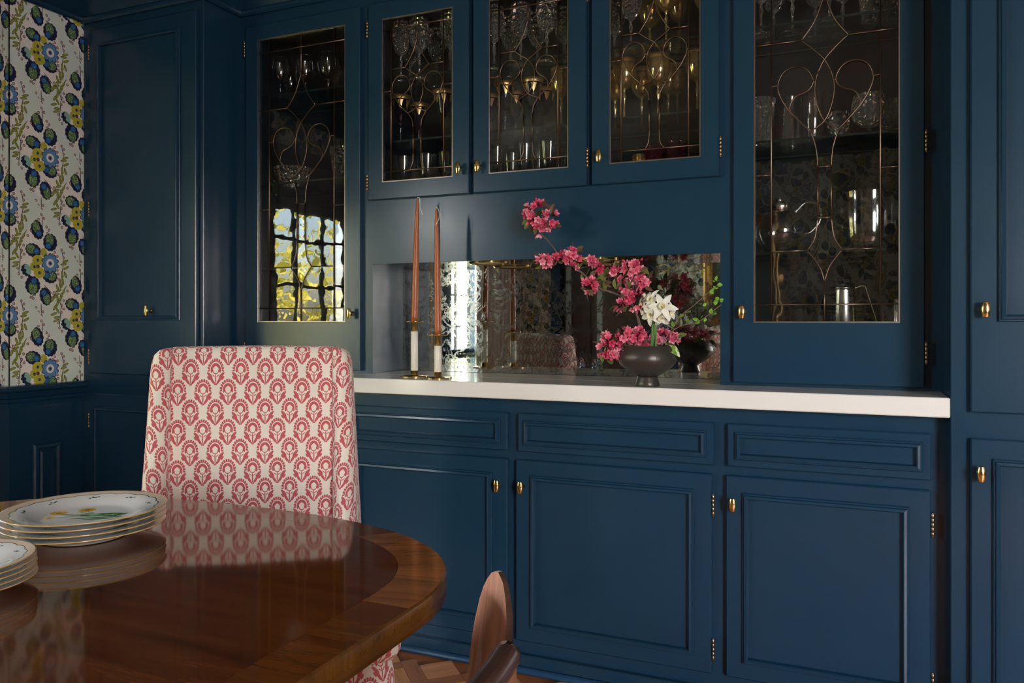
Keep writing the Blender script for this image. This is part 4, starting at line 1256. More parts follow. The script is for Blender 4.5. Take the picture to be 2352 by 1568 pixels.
# ------------------------------------------------------------------ upholstered chair
def fabric_chair(name, label, loc, rotz):
    """local frame: faces -Y, origin on the floor under the back"""
    t = thing(name, label, 'chair', loc, 0)
    root_parts = []
    TOP = 1.034
    def arm(z):        # how far the wing stands forward of the back, and its outer half width
        f = .036 + max(0, (TOP - .02 - z)) ** 1.4 * .22
        return f
    zs = [TOP - .0] + [TOP - .008, TOP - .02, TOP - .045] + [TOP - .08 - .04 * k for k in range(15)]
    def half(z):       # outer half width
        return .247 + (TOP - z) * .052
    def innerx(z): return .197 + (TOP - z) * .006
    # inside back
    P_, U_ = [], []
    for (z, yy) in [(TOP - .012, .055), (TOP - .002, .035), (TOP, .018), (TOP - .004, .004), (TOP - .018, -.004)] + [(TOP - .05 - .04 * k, -.008 - .012 * sin(pi * min(1, k / 13))) for k in range(14)]:
        row = []; ur = []
        for j in range(13):
            x = (-1 + 2 * j / 12) * (innerx(z) + .004)
            row.append((x, yy - .006 * (1 - (x / .24) ** 2), z - (0.004 * (x / .23) ** 2 if z > TOP - .03 else 0))); ur.append((x, z + (yy if z > TOP - .02 else 0)))
        P_.append(row); U_.append(ur)
    o = obj('inside_back', MB().grid(P_, True, U_), M['fabric'], t, world=False)
    # wings
    for s_ in (-1, 1):
        P_, U_ = [], []
        for q_, z in enumerate([TOP - .006, TOP - .010, TOP - .022, TOP - .045] + [TOP - .08 - .04 * k for k in range(13)]):
            f = arm(z); xi, xo = innerx(z), half(z)
            k = (0.35, .62, .86, .97)[q_] if q_ < 4 else 1.0           # rounded shoulder
            xo = xi + (xo - xi) * k; f = f * (0.5 + .5 * k)
            w = xo - xi
            prof = [(xi - .001, .004), (xi + w * .06, -f * .62), (xi + w * .26, -f * .96), (xi + w * .5, -f * 1.04), (xi + w * .76, -f * .9), (xi + w * .93, -f * .55), (xo, -f * .05), (xo + .002, .03), (xo - .006, .066), (xo - .05, .074)]
            sp = spline(prof, 3)
            if f > .09 and q_ > 8: pass
            row = [(s_ * p[0], p[1], z) for p in sp]
            L_ = [0]
            for i in range(1, len(sp)): L_.append(L_[-1] + (sp[i] - sp[i - 1]).length)
            P_.append(row); U_.append([(s_ * (xi + l) + .012 * s_, z + .01) for l in L_])
        top = [(p[0], p[1] * .5 + .02, TOP - .004) for p in P_[0]]
        mb = MB().grid(P_, True, U_)
        mb.add(P_[0], [tuple(range(len(P_[0])))], True, [[(p[0], p[2] + p[1]) for p in P_[0]]])
        obj('wing', mb, M['fabric'], t, world=False)
        seam = [(s_ * (innerx(z) + .001), -.006, z) for z in [TOP - .004 - .05 * k for k in range(12)]]
        obj('piping', MB().tube(seam, .0017, 6), simple('dark_seam', (0.16, 0.10, 0.09), 0.9), t, world=False)
    # outside back
    P_, U_ = [], []
    for z in [TOP - .012, TOP - .03, TOP - .1, .8, .6, .4, .2]:
        hw = half(z) - .012 if z < TOP - .02 else innerx(z) + .012
        P_.append([((-1 + 2 * j / 10) * hw, .055 + .020 * (1 if z < TOP - .02 else .4) + .004 * (1 - (j / 5 - 1) ** 2), z) for j in range(11)])
        U_.append([((-1 + 2 * j / 10) * hw, z) for j in range(11)])
    obj('outside_back', MB().grid(P_, True, U_), M['fabric'], t, world=False)
    # seat base (bulging skirted box) and seat cushion
    def boxy(x0, x1, y0, y1, z0, z1, r, bulge, taper=1.0):
        P_, U_ = [], []
        ring = []
        for (cx_, cy_, a0) in ((x1 - r, y1 - r, 0), (x0 + r, y1 - r, 90), (x0 + r, y0 + r, 180), (x1 - r, y0 + r, 270)):
            for k in range(7):
                a = radians(a0 + 15 * k); ring.append((cx_ + r * cos(a), cy_ + r * sin(a)))
        mx, my = (x0 + x1) / 2, (y0 + y1) / 2
        levels = [(z0, 1 - bulge * .6), (z0 + (z1 - z0) * .12, 1 - bulge * .15), (z0 + (z1 - z0) * .4, 1.0), (z0 + (z1 - z0) * .7, 1 - bulge * .1), (z0 + (z1 - z0) * .9, 1 - bulge * .55), (z1, 1 - bulge * 1.3)]
        rg = ring + [ring[0]]
        L_ = [0]
        for i in range(1, len(rg)): L_.append(L_[-1] + (Vector(rg[i]) - Vector(rg[i - 1])).length)
        for z, s2 in levels:
            P_.append([(mx + (x - mx) * s2, my + (y - my) * s2, z) for x, y in rg]); U_.append([(l, z) for l in L_])
        mb = MB().grid(P_, True, U_)
        topr = P_[-1][:-1]; n_ = len(topr)
        crown = [(mx + (x - mx) * .6, my + (y - my) * .6, z1 + .012) for x, y, z in topr]
        mb.add(topr + crown, [(i, (i + 1) % n_, n_ + (i + 1) % n_, n_ + i) for i in range(n_)] + [tuple(range(n_, 2 * n_))], True,
               [[(topr[i][0], topr[i][1]), (topr[(i + 1) % n_][0], topr[(i + 1) % n_][1]), (crown[(i + 1) % n_][0], crown[(i + 1) % n_][1]), (crown[i][0], crown[i][1])] for i in range(n_)] + [[(c[0], c[1]) for c in crown]])
        mb.add(P_[0][:-1], [tuple(range(n_))], False, [[(0, 0)] * n_])
        return mb
    obj('seat_base', boxy(-.345, .345, -.55, .06, .13, .425, .06, .035), M['fabric'], t, world=False)
    obj('seat_cushion', boxy(-.355, .355, -.585, -.03, .43, .545, .045, .05), M['fabric'], t, world=False)
    obj('welt', MB().tube([(-.352, -.05, .53), (-.350, -.58, .53), (.350, -.58, .53), (.352, -.05, .53)], .004, 6), M['fabric'], t, world=False)
    for sx, sy in ((-.28, -.49), (.28, -.49), (-.28, .02), (.28, .02)):
        obj('leg', MB().lathe([(.016, 0), (.026, .128)], 14, sx, sy, 0), M['walnutdark'], t, world=False)
    t.rotation_euler = (0, 0, rotz)
    return t
yaw = radians(34)
ch = fabric_chair('upholstered_chair', 'high-backed chair in cream fabric block-printed with red flowers, at the table end', (-1.422, 1.616, 0), yaw)
c2 = dup(ch, (-.90, -1.38, 0), pi, 'cream and red printed high-backed chair across the room, reflected at the right of the mirror')
# the armchair part of this kind keeps its group apart: each is labelled by its place

# ------------------------------------------------------------------ walnut armchair pushed up to the table
def walnut_chair():
    t = thing('walnut_armchair', 'bent walnut armchair with a curved petal back, cropped by the bottom edge', 'chair', (-.55, .72, 0))
    yc = .70
    DZ = .010
    def plan(s_):                                   # s_ in -1..1 along the bow, centre of the back is s_=0
        th = abs(s_) * pi / 2
        y = .676 + .30 * math.copysign(sin(th) ** .7, s_)
        x = -.378 - .107 * (1 - cos(th))
        return x, y
    NS, NZ_ = 44, 16
    PROF = [(0, .672), (.35, .680), (.50, .698), (.60, .720), (.70, .742), (.80, .7535), (.88, .746), (.94, .724), (.975, .698), (1.0, .655)]
    def ztop(a):
        for (a0, z0), (a1, z1) in zip(PROF[:-1], PROF[1:]):
            if a <= a1: return z0 + (z1 - z0) * (a - a0) / (a1 - a0)
        return PROF[-1][1]
    def offs(s_, o):
        x, y = plan(s_); h = .01
        x2, y2 = plan(min(1, s_ + h)); x1, y1 = plan(max(-1, s_ - h))
        t_ = Vector((x2 - x1, y2 - y1)).normalized(); nrm = Vector((t_.y, -t_.x))     # points to +x, the outside
        return x + nrm.x * o, y + nrm.y * o
    F, B, UF = [], [], []
    for i in range(NS + 1):
        u = -1 + 2 * i / NS
        s_ = math.copysign(1 - (1 - abs(u)) ** 1.35, u)
        a = abs(s_); zt = ztop(a) + DZ; zb = .45
        fr, br, ur = [], [], []
        for j in range(NZ_ + 1):
            k = j / NZ_; z = zb + (zt - zb) * k
            ss = s_ * (1 + .16 * (.66 - min(z, .66)) * a)
            x, y = offs(min(1, max(-1, ss)), 0) if abs(ss) <= 1 else (offs(math.copysign(1, ss), 0)[0] - .9 * (abs(ss) - 1) * .3, offs(math.copysign(1, ss), 0)[1] + math.copysign(abs(ss) - 1, ss) * .3)
            th_ = .010 - .004 * a
            o_ = offs(max(-1, min(1, ss)), th_); o0 = offs(max(-1, min(1, ss)), 0)
            lean = (z - .6) * .10
            fr.append((x + lean, y, z)); br.append((x + lean + o_[0] - o0[0], y + o_[1] - o0[1], z)); ur.append((z, s_ * .3))
        F.append(fr); B.append(br); UF.append(ur)
    obj('inner_face', MB().grid(F, True, UF), M['walnut'], t)
    mb = MB().grid(B, True, UF)
    for i in range(NS):
        for j in (0, NZ_): mb.add([F[i][j], F[i + 1][j], B[i + 1][j], B[i][j]], [(0, 1, 2, 3)], False, [[UF[i][j], UF[i + 1][j], UF[i + 1][j], UF[i][j]]])
    for i in (0, NS):
        for j in range(NZ_): mb.add([F[i][j], F[i][j + 1], B[i][j + 1], B[i][j]], [(0, 1, 2, 3)], False, [[UF[i][j], UF[i][j + 1], UF[i][j + 1], UF[i][j]]])
    obj('back_shell', mb, M['walnutdark'], t)
    # rail hugging the outside of the shell: light at the shoulders, dark in the middle
    def rail(s0, s1, r0, r1, mat, nm, drop=0.0):
        pts = []; rs = []
        for k in range(25):
            s_ = s0 + (s1 - s0) * k / 24
            x, y = offs(s_, .014)
            z = .708 + .020 * min(1, abs(s_) / .5) - drop
            pts.append((x + (z - .6) * .10, y, z)); rs.append(r0 + (r1 - r0) * k / 24)
        return obj(nm, MB().tube(pts, rs, 14, flat=1.0, uvl=True), mat, t)
        rail(.74, .24, .007, .0165, M['walnutrail'], 'back_rail')
    rail(.24, -.27, .0165, .0165, M['walnutdark'], 'top_rail')
    rail(-.27, -.70, .0158, .004, M['walnutrail'], 'back_rail')
    # lower rail band, seat and legs
    P_ = []
    for i in range(31):
        s_ = -.9 + 1.8 * i / 30
        x, y = offs(s_, .012); x2, y2 = offs(s_, .010)
        P_.append([(x2 + .008, y2, .44), (x + .009, y, .46), (x + .012, y, .67), (x2 + .010, y2, .69)])
    obj('back_band', MB().grid(P_, True, [[(p[2], i * .02) for p in r] for i, r in enumerate(P_)]), M['walnutrail'], t)
    pr = []
    for z, k in ((.41, .92), (.425, 1.0), (.445, 1.0), (.455, .93)):
        pr.append([(-.61 + .23 * k * math.copysign(abs(cos(a)) ** .7, cos(a)), .70 + .235 * k * math.copysign(abs(sin(a)) ** .7, sin(a)), z) for a in [2 * pi * q_ / 36 for q_ in range(36)]])
    mb = MB().grid(pr, True, [[(p[0], p[1]) for p in r] for r in pr], closed_u=True)
    mb.add(pr[-1], [tuple(range(36))], True, [[(p[0], p[1]) for p in pr[-1]]]); mb.add(pr[0], [tuple(range(36))], True, [[(p[0], p[1]) for p in pr[0]]])
    obj('seat', mb, M['walnut'], t)
    for (x0, y0, x1, y1, zt) in ((-.39, .53, -.345, .47, .66), (-.39, .87, -.345, .93, .66), (-.78, .54, -.81, .50, .42), (-.78, .86, -.81, .90, .42)):
        pts = [(x1, y1, 0), ((x0 + x1) / 2, (y0 + y1) / 2, .2), (x0, y0, .42)] + ([(x0 + .02, y0, .55)] if zt > .5 else [])
        obj('leg', MB().tube(spline(pts, 4), .015, 10, uvl=True), M['walnutrail'], t)
walnut_chair()

# ------------------------------------------------------------------ candlesticks and candles
def candlestick(x, y, tube_top, collar_top, label_s, label_c, candle_h, lean, wickpts, rb, rd):
    z = CT + .0002
    t = thing('candlestick', label_s, 'candlestick', (x, y, CT))
    obj('base', MB().lathe([(0, 0), (rb, 0), (rb + .001, .0012), (rb, .0032), (rb - .006, .0042), (.014, .0048), (.0125, .007), (.0125, .0215), (0, .0215)], 48, x, y, z), M['brass'], t)
    obj('sleeve', MB().lathe([(0, .0216), (.0122, .0216), (.0125, .022), (.0125, tube_top - .0004), (.0122, tube_top), (0, tube_top)], 32, x, y, z), M['ivory'], t)
    obj('collar', MB().lathe([(0, tube_top + .0001), (.0118, tube_top + .0001), (.0118, collar_top), (.0135, collar_top), (0, collar_top)], 32, x, y, z), M['brass'], t)
    d_ = collar_top
    obj('drip_dish', MB().lathe([(.0, d_), (rd - .003, d_), (rd, d_ + .0025), (rd + .0006, d_ + .0046), (rd - .0006, d_ + .0046), (rd - .004, d_ + .0022), (.0, d_ + .002)], 48, x, y, z), M['brass'], t)
    zc = z + d_ + .0022
    c = thing('taper_candle', label_c, 'candle', (x, y, zc))
    rr_ = [(.0113, 0), (.0116, .02), (.0112, .12), (.0102, .22), (.0088, .30), (.0068, .37), (.0046, candle_h - .02), (.0032, candle_h - .004), (.0012, candle_h)]
    s0 = MB().lathe([(a, min(b, candle_h)) for a, b in rr_], 24)
    obj('wax', MB().add([(x + a + lean * c_ / candle_h, y + b, zc + c_) for a, b, c_ in s0.v], s0.f, True), M['candle'], c)
    wp = spline([(x + lean + a, y + b, zc + candle_h + h) for a, b, h in wickpts], 6)
    obj('wick', MB().tube(wp, .0011, 6), M['wick'], c)
candlestick(-1.380, 2.365, .1560, .1870, 'taller brass and ivory candlestick, left of the pair on the counter', 'taller terracotta taper candle, in the left candlestick', .424, .012,
            [(0, 0, -.003), (.001, 0, .004), (.009, -.001, .001), (.011, -.002, -.016), (.012, -.002, -.034), (.018, -.003, -.046), (.021, -.003, -.058)], .049, .036)
candlestick(-1.268, 2.328, .1090, .1430, 'shorter brass and ivory candlestick, right of the pair on the counter', 'shorter terracotta taper candle, in the right candlestick', .424, -.006,
            [(0, 0, -.003), (.001, 0, .003), (.008, -.002, -.002), (.013, -.004, -.016), (.013, -.006, -.036), (.008, -.008, -.048), (.003, -.010, -.056)], .046, .036)

# ------------------------------------------------------------------ bowl and flowers
BX, BY = -.5515, 2.306
bt = thing('footed_bowl', 'dark bronze-glazed footed bowl holding blossoms on the white counter', 'bowl', (BX, BY, CT))
def notch(r, z, a):
    # a shallow bite in the rim at the right, towards the mirror
    if z > .098:
        d_ = abs((a - .95 + pi) % (2 * pi) - pi)
        return r
    return r
obj('foot', MB().lathe([(0, 0), (.0355, 0), (.037, .002), (.034, .012), (.0305, .0245), (.029, .0290), (0, .0290)], 48, BX, BY, CT + .0002), M['ceramic'], bt)
obj('vessel', MB().lathe([(0.0000, 0.0290), (0.0290, 0.0290), (0.0414, 0.0346), (0.0600, 0.0472), (0.0756, 0.0598), (0.0844, 0.0703), (0.0875, 0.0797), (0.0864, 0.0902), (0.0828, 0.1018), (0.0776, 0.1117), (0.0719, 0.1191), (0.0704, 0.1201), (0.0688, 0.1191), (0.0745, 0.1081), (0.0797, 0.0934), (0.0797, 0.0787), (0.0683, 0.0619), (0.0414, 0.0440), (0.0000, 0.0388)], 64, BX, BY, CT), M['ceramic'], bt)

def PXP(px, py, y):
    """point on the plane y that the photograph shows at (px, py) - used only to read dimensions off the photograph"""
    a = math.atan((px - 1176) / 1809); ph = a - radians(23.2); y += .038
    return Vector((y * tan(ph), y, 1.10 - (py - 735) * y / cos(ph) * cos(a) / 1809))

def petal_grid(L, W, cup, n=4, tip=.0, base=.18):
    """one petal along +X, cupped up; returns rows"""
    rows = []; uv = []
    for i in range(n + 1):
        u = i / n
        w = W * (base + (1 - base) * sin(pi * min(1, u * .62 + .06)) ** .9) * (1 - u ** 6 * (1 - tip))
        x = L * u; z = cup * (u ** 1.6)
        row = []; ur = []
        for j in range(5):
            v = -1 + j / 2
            row.append((x * (1 - .0 * abs(v)), v * w, z + abs(v) ** 2 * W * .28)); ur.append((v * .5 + .5, u))
        rows.append(row); uv.append(ur)
    return rows, uv

def flower_mesh(name, kind):
    mb = MB()
    if kind == 'open': L, W, cup, n_, lay = .0115, .0047, .0035, 5, 1
    elif kind == 'half': L, W, cup, n_, lay = .0108, .0047, .0080, 5, 1
    else: L, W, cup, n_, lay = .0100, .0050, .0095, 6, 1
    for k in range(n_):
        a = 2 * pi * k / n_ + .2
        R = Matrix.Rotation(a, 3, 'Z')
        rows, uv = petal_grid(L, W, cup * (1 + .2 * (k % 2)))
        rows = [[tuple(R @ Vector(p)) for p in r] for r in rows]
        mb.grid(rows, True, uv)
    for k in range(6):
        a = 2 * pi * k / 6
        mb.tube([(0, 0, 0), (.0012 * cos(a), .0012 * sin(a), .004), (.003 * cos(a), .003 * sin(a), .0065)], .00035, 4)
        mb.ball((.003 * cos(a), .003 * sin(a), .0065), .0008, 5, 4)
    return mb.mesh(name, M['petal'])
def leaf_mesh(name, mat, L=.03, W=.008, fold=.3, curl=.3):
    rows = []
    for i in range(8):
        u = i / 7
        w = W * sin(pi * min(1, u * .92 + .04)) ** .9
        rows.append([(L * u, v * w, abs(v) * w * fold - curl * L * u * u) for v in (-1, -.5, 0, .5, 1)])
    mb = MB().grid(rows, True)
    mb.add([(p[0], p[1], p[2] - .0003) for r in rows for p in r], [tuple(reversed(f)) for f in mb.f[:28]], True)
    return mb.mesh(name, mat)
FO, FH, FC = flower_mesh('blossom', 'open'), flower_mesh('blossom', 'half'), flower_mesh('blossom', 'cup')
bud_mb = MB().ball((0, 0, .004), .0042, 8, 6, (1, 1, 1.25)).tube([(0, 0, 0), (0, 0, -.012)], .0006, 5)
BUD = bud_mb.mesh('bud', M['bud'])
LR = leaf_mesh('leaf', M['leafred']); LG = leaf_mesh('leaf', M['leafgreen'], .034, .010); LB = leaf_mesh('leaf', M['leafbright'], .018, .0075, .3, .2)

def place(me, name, parent, loc, direction, roll=0.0, s=1.0):
    o = bpy.data.objects.new(name, me); COL.objects.link(o); o.parent = parent
    o.location = Vector(loc) - world_loc(parent)
    o.rotation_mode = 'QUATERNION'
    o.rotation_quaternion = Vector(direction).normalized().to_track_quat('Z', 'X') @ Quaternion((0, 0, 1), roll)
    o.scale = (s, s, s)
    return o
def place_leaf(me, parent, loc, direction, s=1.0, roll=0):
    o = bpy.data.objects.new('leaf', me); COL.objects.link(o); o.parent = parent
    o.location = Vector(loc) - world_loc(parent)
    o.rotation_mode = 'QUATERNION'
    o.rotation_quaternion = Vector(direction).normalized().to_track_quat('X', 'Z') @ Quaternion((1, 0, 0), roll)
    o.scale = (s, s, s)
    return o

rb_ = random.Random(21)
def cluster(parent, px, py, y, rpx, nf, nb=2, nl=5, squash=1.0):
    """a ball of blossoms of radius rpx (photo pixels) about the point read at (px, py)"""
    c = PXP(px, py, y); R = rpx * .00128
    camdir = (Vector((0, 0, 1.1)) - c).normalized()
    for k in range(int(nf * 1.5 + .5)):
        for _ in range(30):
            d_ = Vector((rb_.gauss(0, 1), rb_.gauss(0, 1), rb_.gauss(0, 1))).normalized()
            if d_.dot(camdir) > -.25: break
        p = c + d_ * R * rb_.uniform(.62, .92)
        me = rb_.choice((FO, FO, FH, FC))
        dr = (d_ + camdir * .45 + Vector((rb_.gauss(0, .25), rb_.gauss(0, .25), rb_.gauss(0, .25))))
        place(me, 'blossom', parent, p, dr, rb_.random() * 6, rb_.uniform(1.05, 1.35))
    for k in range(nb):
        d_ = Vector((rb_.gauss(0, 1), rb_.gauss(0, 1) * .6, rb_.gauss(0, 1))).normalized()
        place(BUD, 'bud', parent, c + d_ * R * 1.0, d_, 0, rb_.uniform(.8, 1.2))
    for k in range(int(nl * 1.6)):
        d_ = Vector((rb_.gauss(0, 1), rb_.gauss(0, .4), rb_.gauss(-.2, 1))).normalized()
        place_leaf(LR if rb_.random() < .7 else LG, parent, c + d_ * R * .70, d_, rb_.uniform(.75, 1.1), rb_.random() * 6)
    return c

FY = 2.300
br = thing('blossom_branch', 'long crab apple branch with pink blossoms arching left from the bowl', 'branch', (BX, FY, CT + .06))
main = [(1490, 800, 2.27), (1478, 770, 2.27), (1470, 745, 2.268), (1462, 722, 2.27), (1452, 700, 2.27), (1432, 682, 2.27), (1412, 672, 2.272), (1385, 664, 2.275), (1362, 652, 2.277), (1345, 636, 2.28), (1325, 618, 2.282), (1305, 602, 2.285), (1285, 586, 2.288), (1270, 568, 2.29), (1258, 552, 2.292), (1246, 540, 2.295), (1238, 522, 2.297)]
pts = spline([PXP(*p) + Vector((rb_.uniform(-.002, .002), 0, rb_.uniform(-.002, .002))) for p in main], 4)
obj('bough', MB().tube(pts, [.0050 - .0034 * i / len(pts) for i in range(len(pts))], 8), M['bark'], br)
for a, b in (((1462, 722), (1478, 700)), ((1478, 700), (1475, 680)), ((1412, 672), (1445, 650)), ((1445, 650), (1455, 625)), ((1362, 652), (1358, 640)), ((1385, 664), (1398, 640)), ((1325, 618), (1352, 612)), ((1352, 612), (1372, 616)),
             ((1305, 602), (1318, 592)), ((1285, 586), (1262, 596)), ((1345, 636), (1352, 655)), ((1478, 700), (1492, 672)), ((1398, 640), (1400, 625)), ((1345, 636), (1358, 604))):
    A_, B_ = PXP(*a, FY), PXP(*b, FY - .006)
    obj('side_twig', MB().tube([A_, A_.lerp(B_, .5) + Vector((.002, 0, .002)), B_], [.0022, .0016, .0010], 6), M['bark'], br)
CL = [(1234, 492, 2.300, 34, 15, 4, 8), (1262, 505, 2.290, 22, 7, 2, 4), (1222, 500, 2.305, 16, 4, 1, 5), (1240, 525, 2.298, 14, 3, 1, 4),
      (1253, 599, 2.285, 18, 7, 2, 4), (1281, 590, 2.285, 9, 3, 2, 2), (1313, 588, 2.280, 20, 8, 1, 3), (1318, 614, 2.278, 8, 2, 0, 1), (1358, 598, 2.276, 11, 4, 2, 3), (1374, 616, 2.276, 10, 3, 5, 4),
      (1352, 658, 2.270, 18, 8, 2, 4), (1385, 640, 2.276, 8, 0, 0, 8), (1456, 616, 2.262, 27, 12, 3, 3), (1415, 630, 2.270, 13, 4, 4, 4), (1474, 645, 2.262, 14, 5, 2, 3), (1440, 662, 2.264, 17, 7, 2, 4), (1458, 690, 2.262, 25, 11, 3, 4),
      (1425, 700, 2.268, 9, 2, 2, 4), (1430, 640, 2.275, 8, 0, 0, 6)]
for c_ in CL: cluster(br, *c_)
b2 = thing('blossom_spray', 'low spray of pink crab apple blossoms spilling over the left rim of the bowl', 'branch', (BX, FY, CT + .06))
A_ = [PXP(1475, 800, 2.262), PXP(1450, 785, 2.245), PXP(1425, 782, 2.235), PXP(1402, 795, 2.23), PXP(1400, 820, 2.228)]
obj('bough', MB().tube(spline(A_, 5), .0018, 6), M['bark'], b2)
for c_ in [(1398, 782, 2.230, 16, 6, 3, 3), (1388, 800, 2.228, 14, 5, 1, 2), (1416, 786, 2.232, 16, 6, 2, 3), (1438, 772, 2.235, 17, 6, 2, 2), (1406, 812, 2.226, 12, 4, 1, 2), (1412, 822, 2.226, 10, 3, 0, 1),
           (1458, 772, 2.240, 17, 6, 3, 3), (1434, 790, 2.232, 14, 4, 1, 3), (1478, 780, 2.262, 12, 4, 1, 2), (1468, 764, 2.25, 10, 3, 1, 1)]: cluster(b2, *c_)
b3 = thing('blossom_spray', 'darker pink blossom spray behind the daffodil stems, over the back of the bowl', 'branch', (BX + .03, 2.31, CT + .08))
obj('bough', MB().tube([PXP(1500, 800, 2.29), PXP(1512, 786, 2.31), PXP(1540, 778, 2.32)], .0016, 6), M['bark'], b3)
for c_ in [(1505, 782, 2.32, 14, 5, 1, 2), (1525, 776, 2.335, 14, 5, 2, 2), (1546, 778, 2.34, 12, 5, 1, 2)]: cluster(b3, *c_)

# daffodils
def petal6():
    mb = MB()
    for k in range(6):
        R = Matrix.Rotation(2 * pi * k / 6 + (.06 if k % 2 else 0), 3, 'Z')
        rows = []
        for i in range(8):
            u = i / 7; w = .0068 * sin(pi * min(1, .12 + u * .86)) ** .8 * (1 - .15 * u)
            rows.append([tuple(R @ Vector((.0015 + .030 * u, v * w, .004 * sin(u * 3) - .006 * u * u + abs(v) * w * .35 + (.0012 if k % 2 else 0)))) for v in (-1, -.5, 0, .5, 1)])
        mb.grid(rows, True)
    return mb
PT = petal6().mesh('petals', M['white_petal'])
CORO = MB().lathe([(.0030, .001), (.0048, .005), (.0060, .010), (.0075, .0135), (.0070, .0137), (.0055, .0100), (.0040, .0050), (.002, .002)], 24, cap=False, mod=lambda r, z, a: r * (1 + (.07 * sin(a * 9) if z > .009 else 0))).mesh('corona', M['corona'])
STAM = MB().ball((0, 0, .007), .0018, 8, 6, (1, 1, 1.8)).mesh('stamen', M['yellow'])
df = thing('daffodil_bunch', 'bunch of white daffodils on green stems standing in the bowl', 'flowers', (BX + .01, 2.262, CT + .07))
heads = [(1522, 705, 2.235, (.15, -.9, .15), 1.12), (1498, 690, 2.245, (-.35, -.8, .35), .95), (1497, 722, 2.240, (-.25, -1, -.15), .95), (1518, 726, 2.240, (.2, -.8, -.5), .95), (1478, 700, 2.255, (-.8, -.4, .25), .8), (1536, 718, 2.250, (.7, -.5, -.1), .85), (1483, 716, 2.255, (-.8, -.5, -.2), .8), (1483, 682, 2.26, (-.5, -.3, .8), .7)]
for i, (px, py, y, dr, s_) in enumerate(heads):
    p = PXP(px, py, y); dr = Vector(dr).normalized()
    pe = place(PT, 'petals', df, p, dr, rb_.random(), s_ * 1.28)
    for me, nm in ((CORO, 'corona'), (STAM, 'stamen')):
        o = bpy.data.objects.new(nm, me); COL.objects.link(o); o.parent = pe
    b_ = PXP(1494 + (i % 4) * 4, 800, 2.262 + .004 * (i % 3))
    if i < 5:
        m_ = PXP(1501 + (i % 4) * 2.2, 740, 2.255 + .003 * i)
        obj('stem', MB().tube(spline([b_, b_.lerp(m_, .5), m_, p - dr * .010 + Vector((0, .006, -.002)), p - dr * .001], 5), .0026, 8), M['stemgreen'], df)

# thin leafy twig leaning right, and the variegated leaf on the rim
tg = thing('leafy_twig', 'thin twig with small bright green leaves leaning right from the bowl', 'twig', (BX + .03, 2.30, CT + .07))
T1 = [PXP(1518, 798, 2.28), PXP(1535, 768, 2.29), PXP(1565, 748, 2.30), PXP(1605, 738, 2.31), PXP(1640, 712, 2.32), PXP(1656, 700, 2.33)]
T2 = [PXP(1535, 768, 2.29), PXP(1560, 728, 2.29), PXP(1590, 704, 2.30), PXP(1622, 676, 2.31), PXP(1650, 652, 2.32)]
for T_ in (T1, T2): obj('branchlet', MB().tube(spline(T_, 5), .0011, 6), M['twig'], tg)
for px, py, n_ in ((1648, 658, 4), (1642, 648, 3), (1652, 690, 4), (1645, 694, 3), (1636, 722, 2), (1612, 700, 2), (1604, 736, 2), (1558, 728, 2), (1546, 748, 2), (1590, 715, 1), (1580, 742, 2), (1618, 728, 2), (1634, 668, 2)):
    for k in range(n_):
        c = PXP(px + rb_.uniform(-4, 4), py + rb_.uniform(-4, 4), 2.31)
        place_leaf(LB, tg, c, (rb_.gauss(0, 1), rb_.gauss(-.3, .5), rb_.gauss(.2, .8)), rb_.uniform(.6, .95), rb_.random() * 3)
VL = leaf_mesh('variegated_leaf', M['varieg'], .055, .020, .35, .55)
o = bpy.data.objects.new('variegated_leaf', VL); COL.objects.link(o)
o.location = PXP(1530, 797, 2.258); o.rotation_euler = (radians(25), radians(8), radians(-25)); o.scale = (.8, .8, .8)
tag(o, 'green and cream variegated leaf folded over the right rim of the bowl', 'leaf')

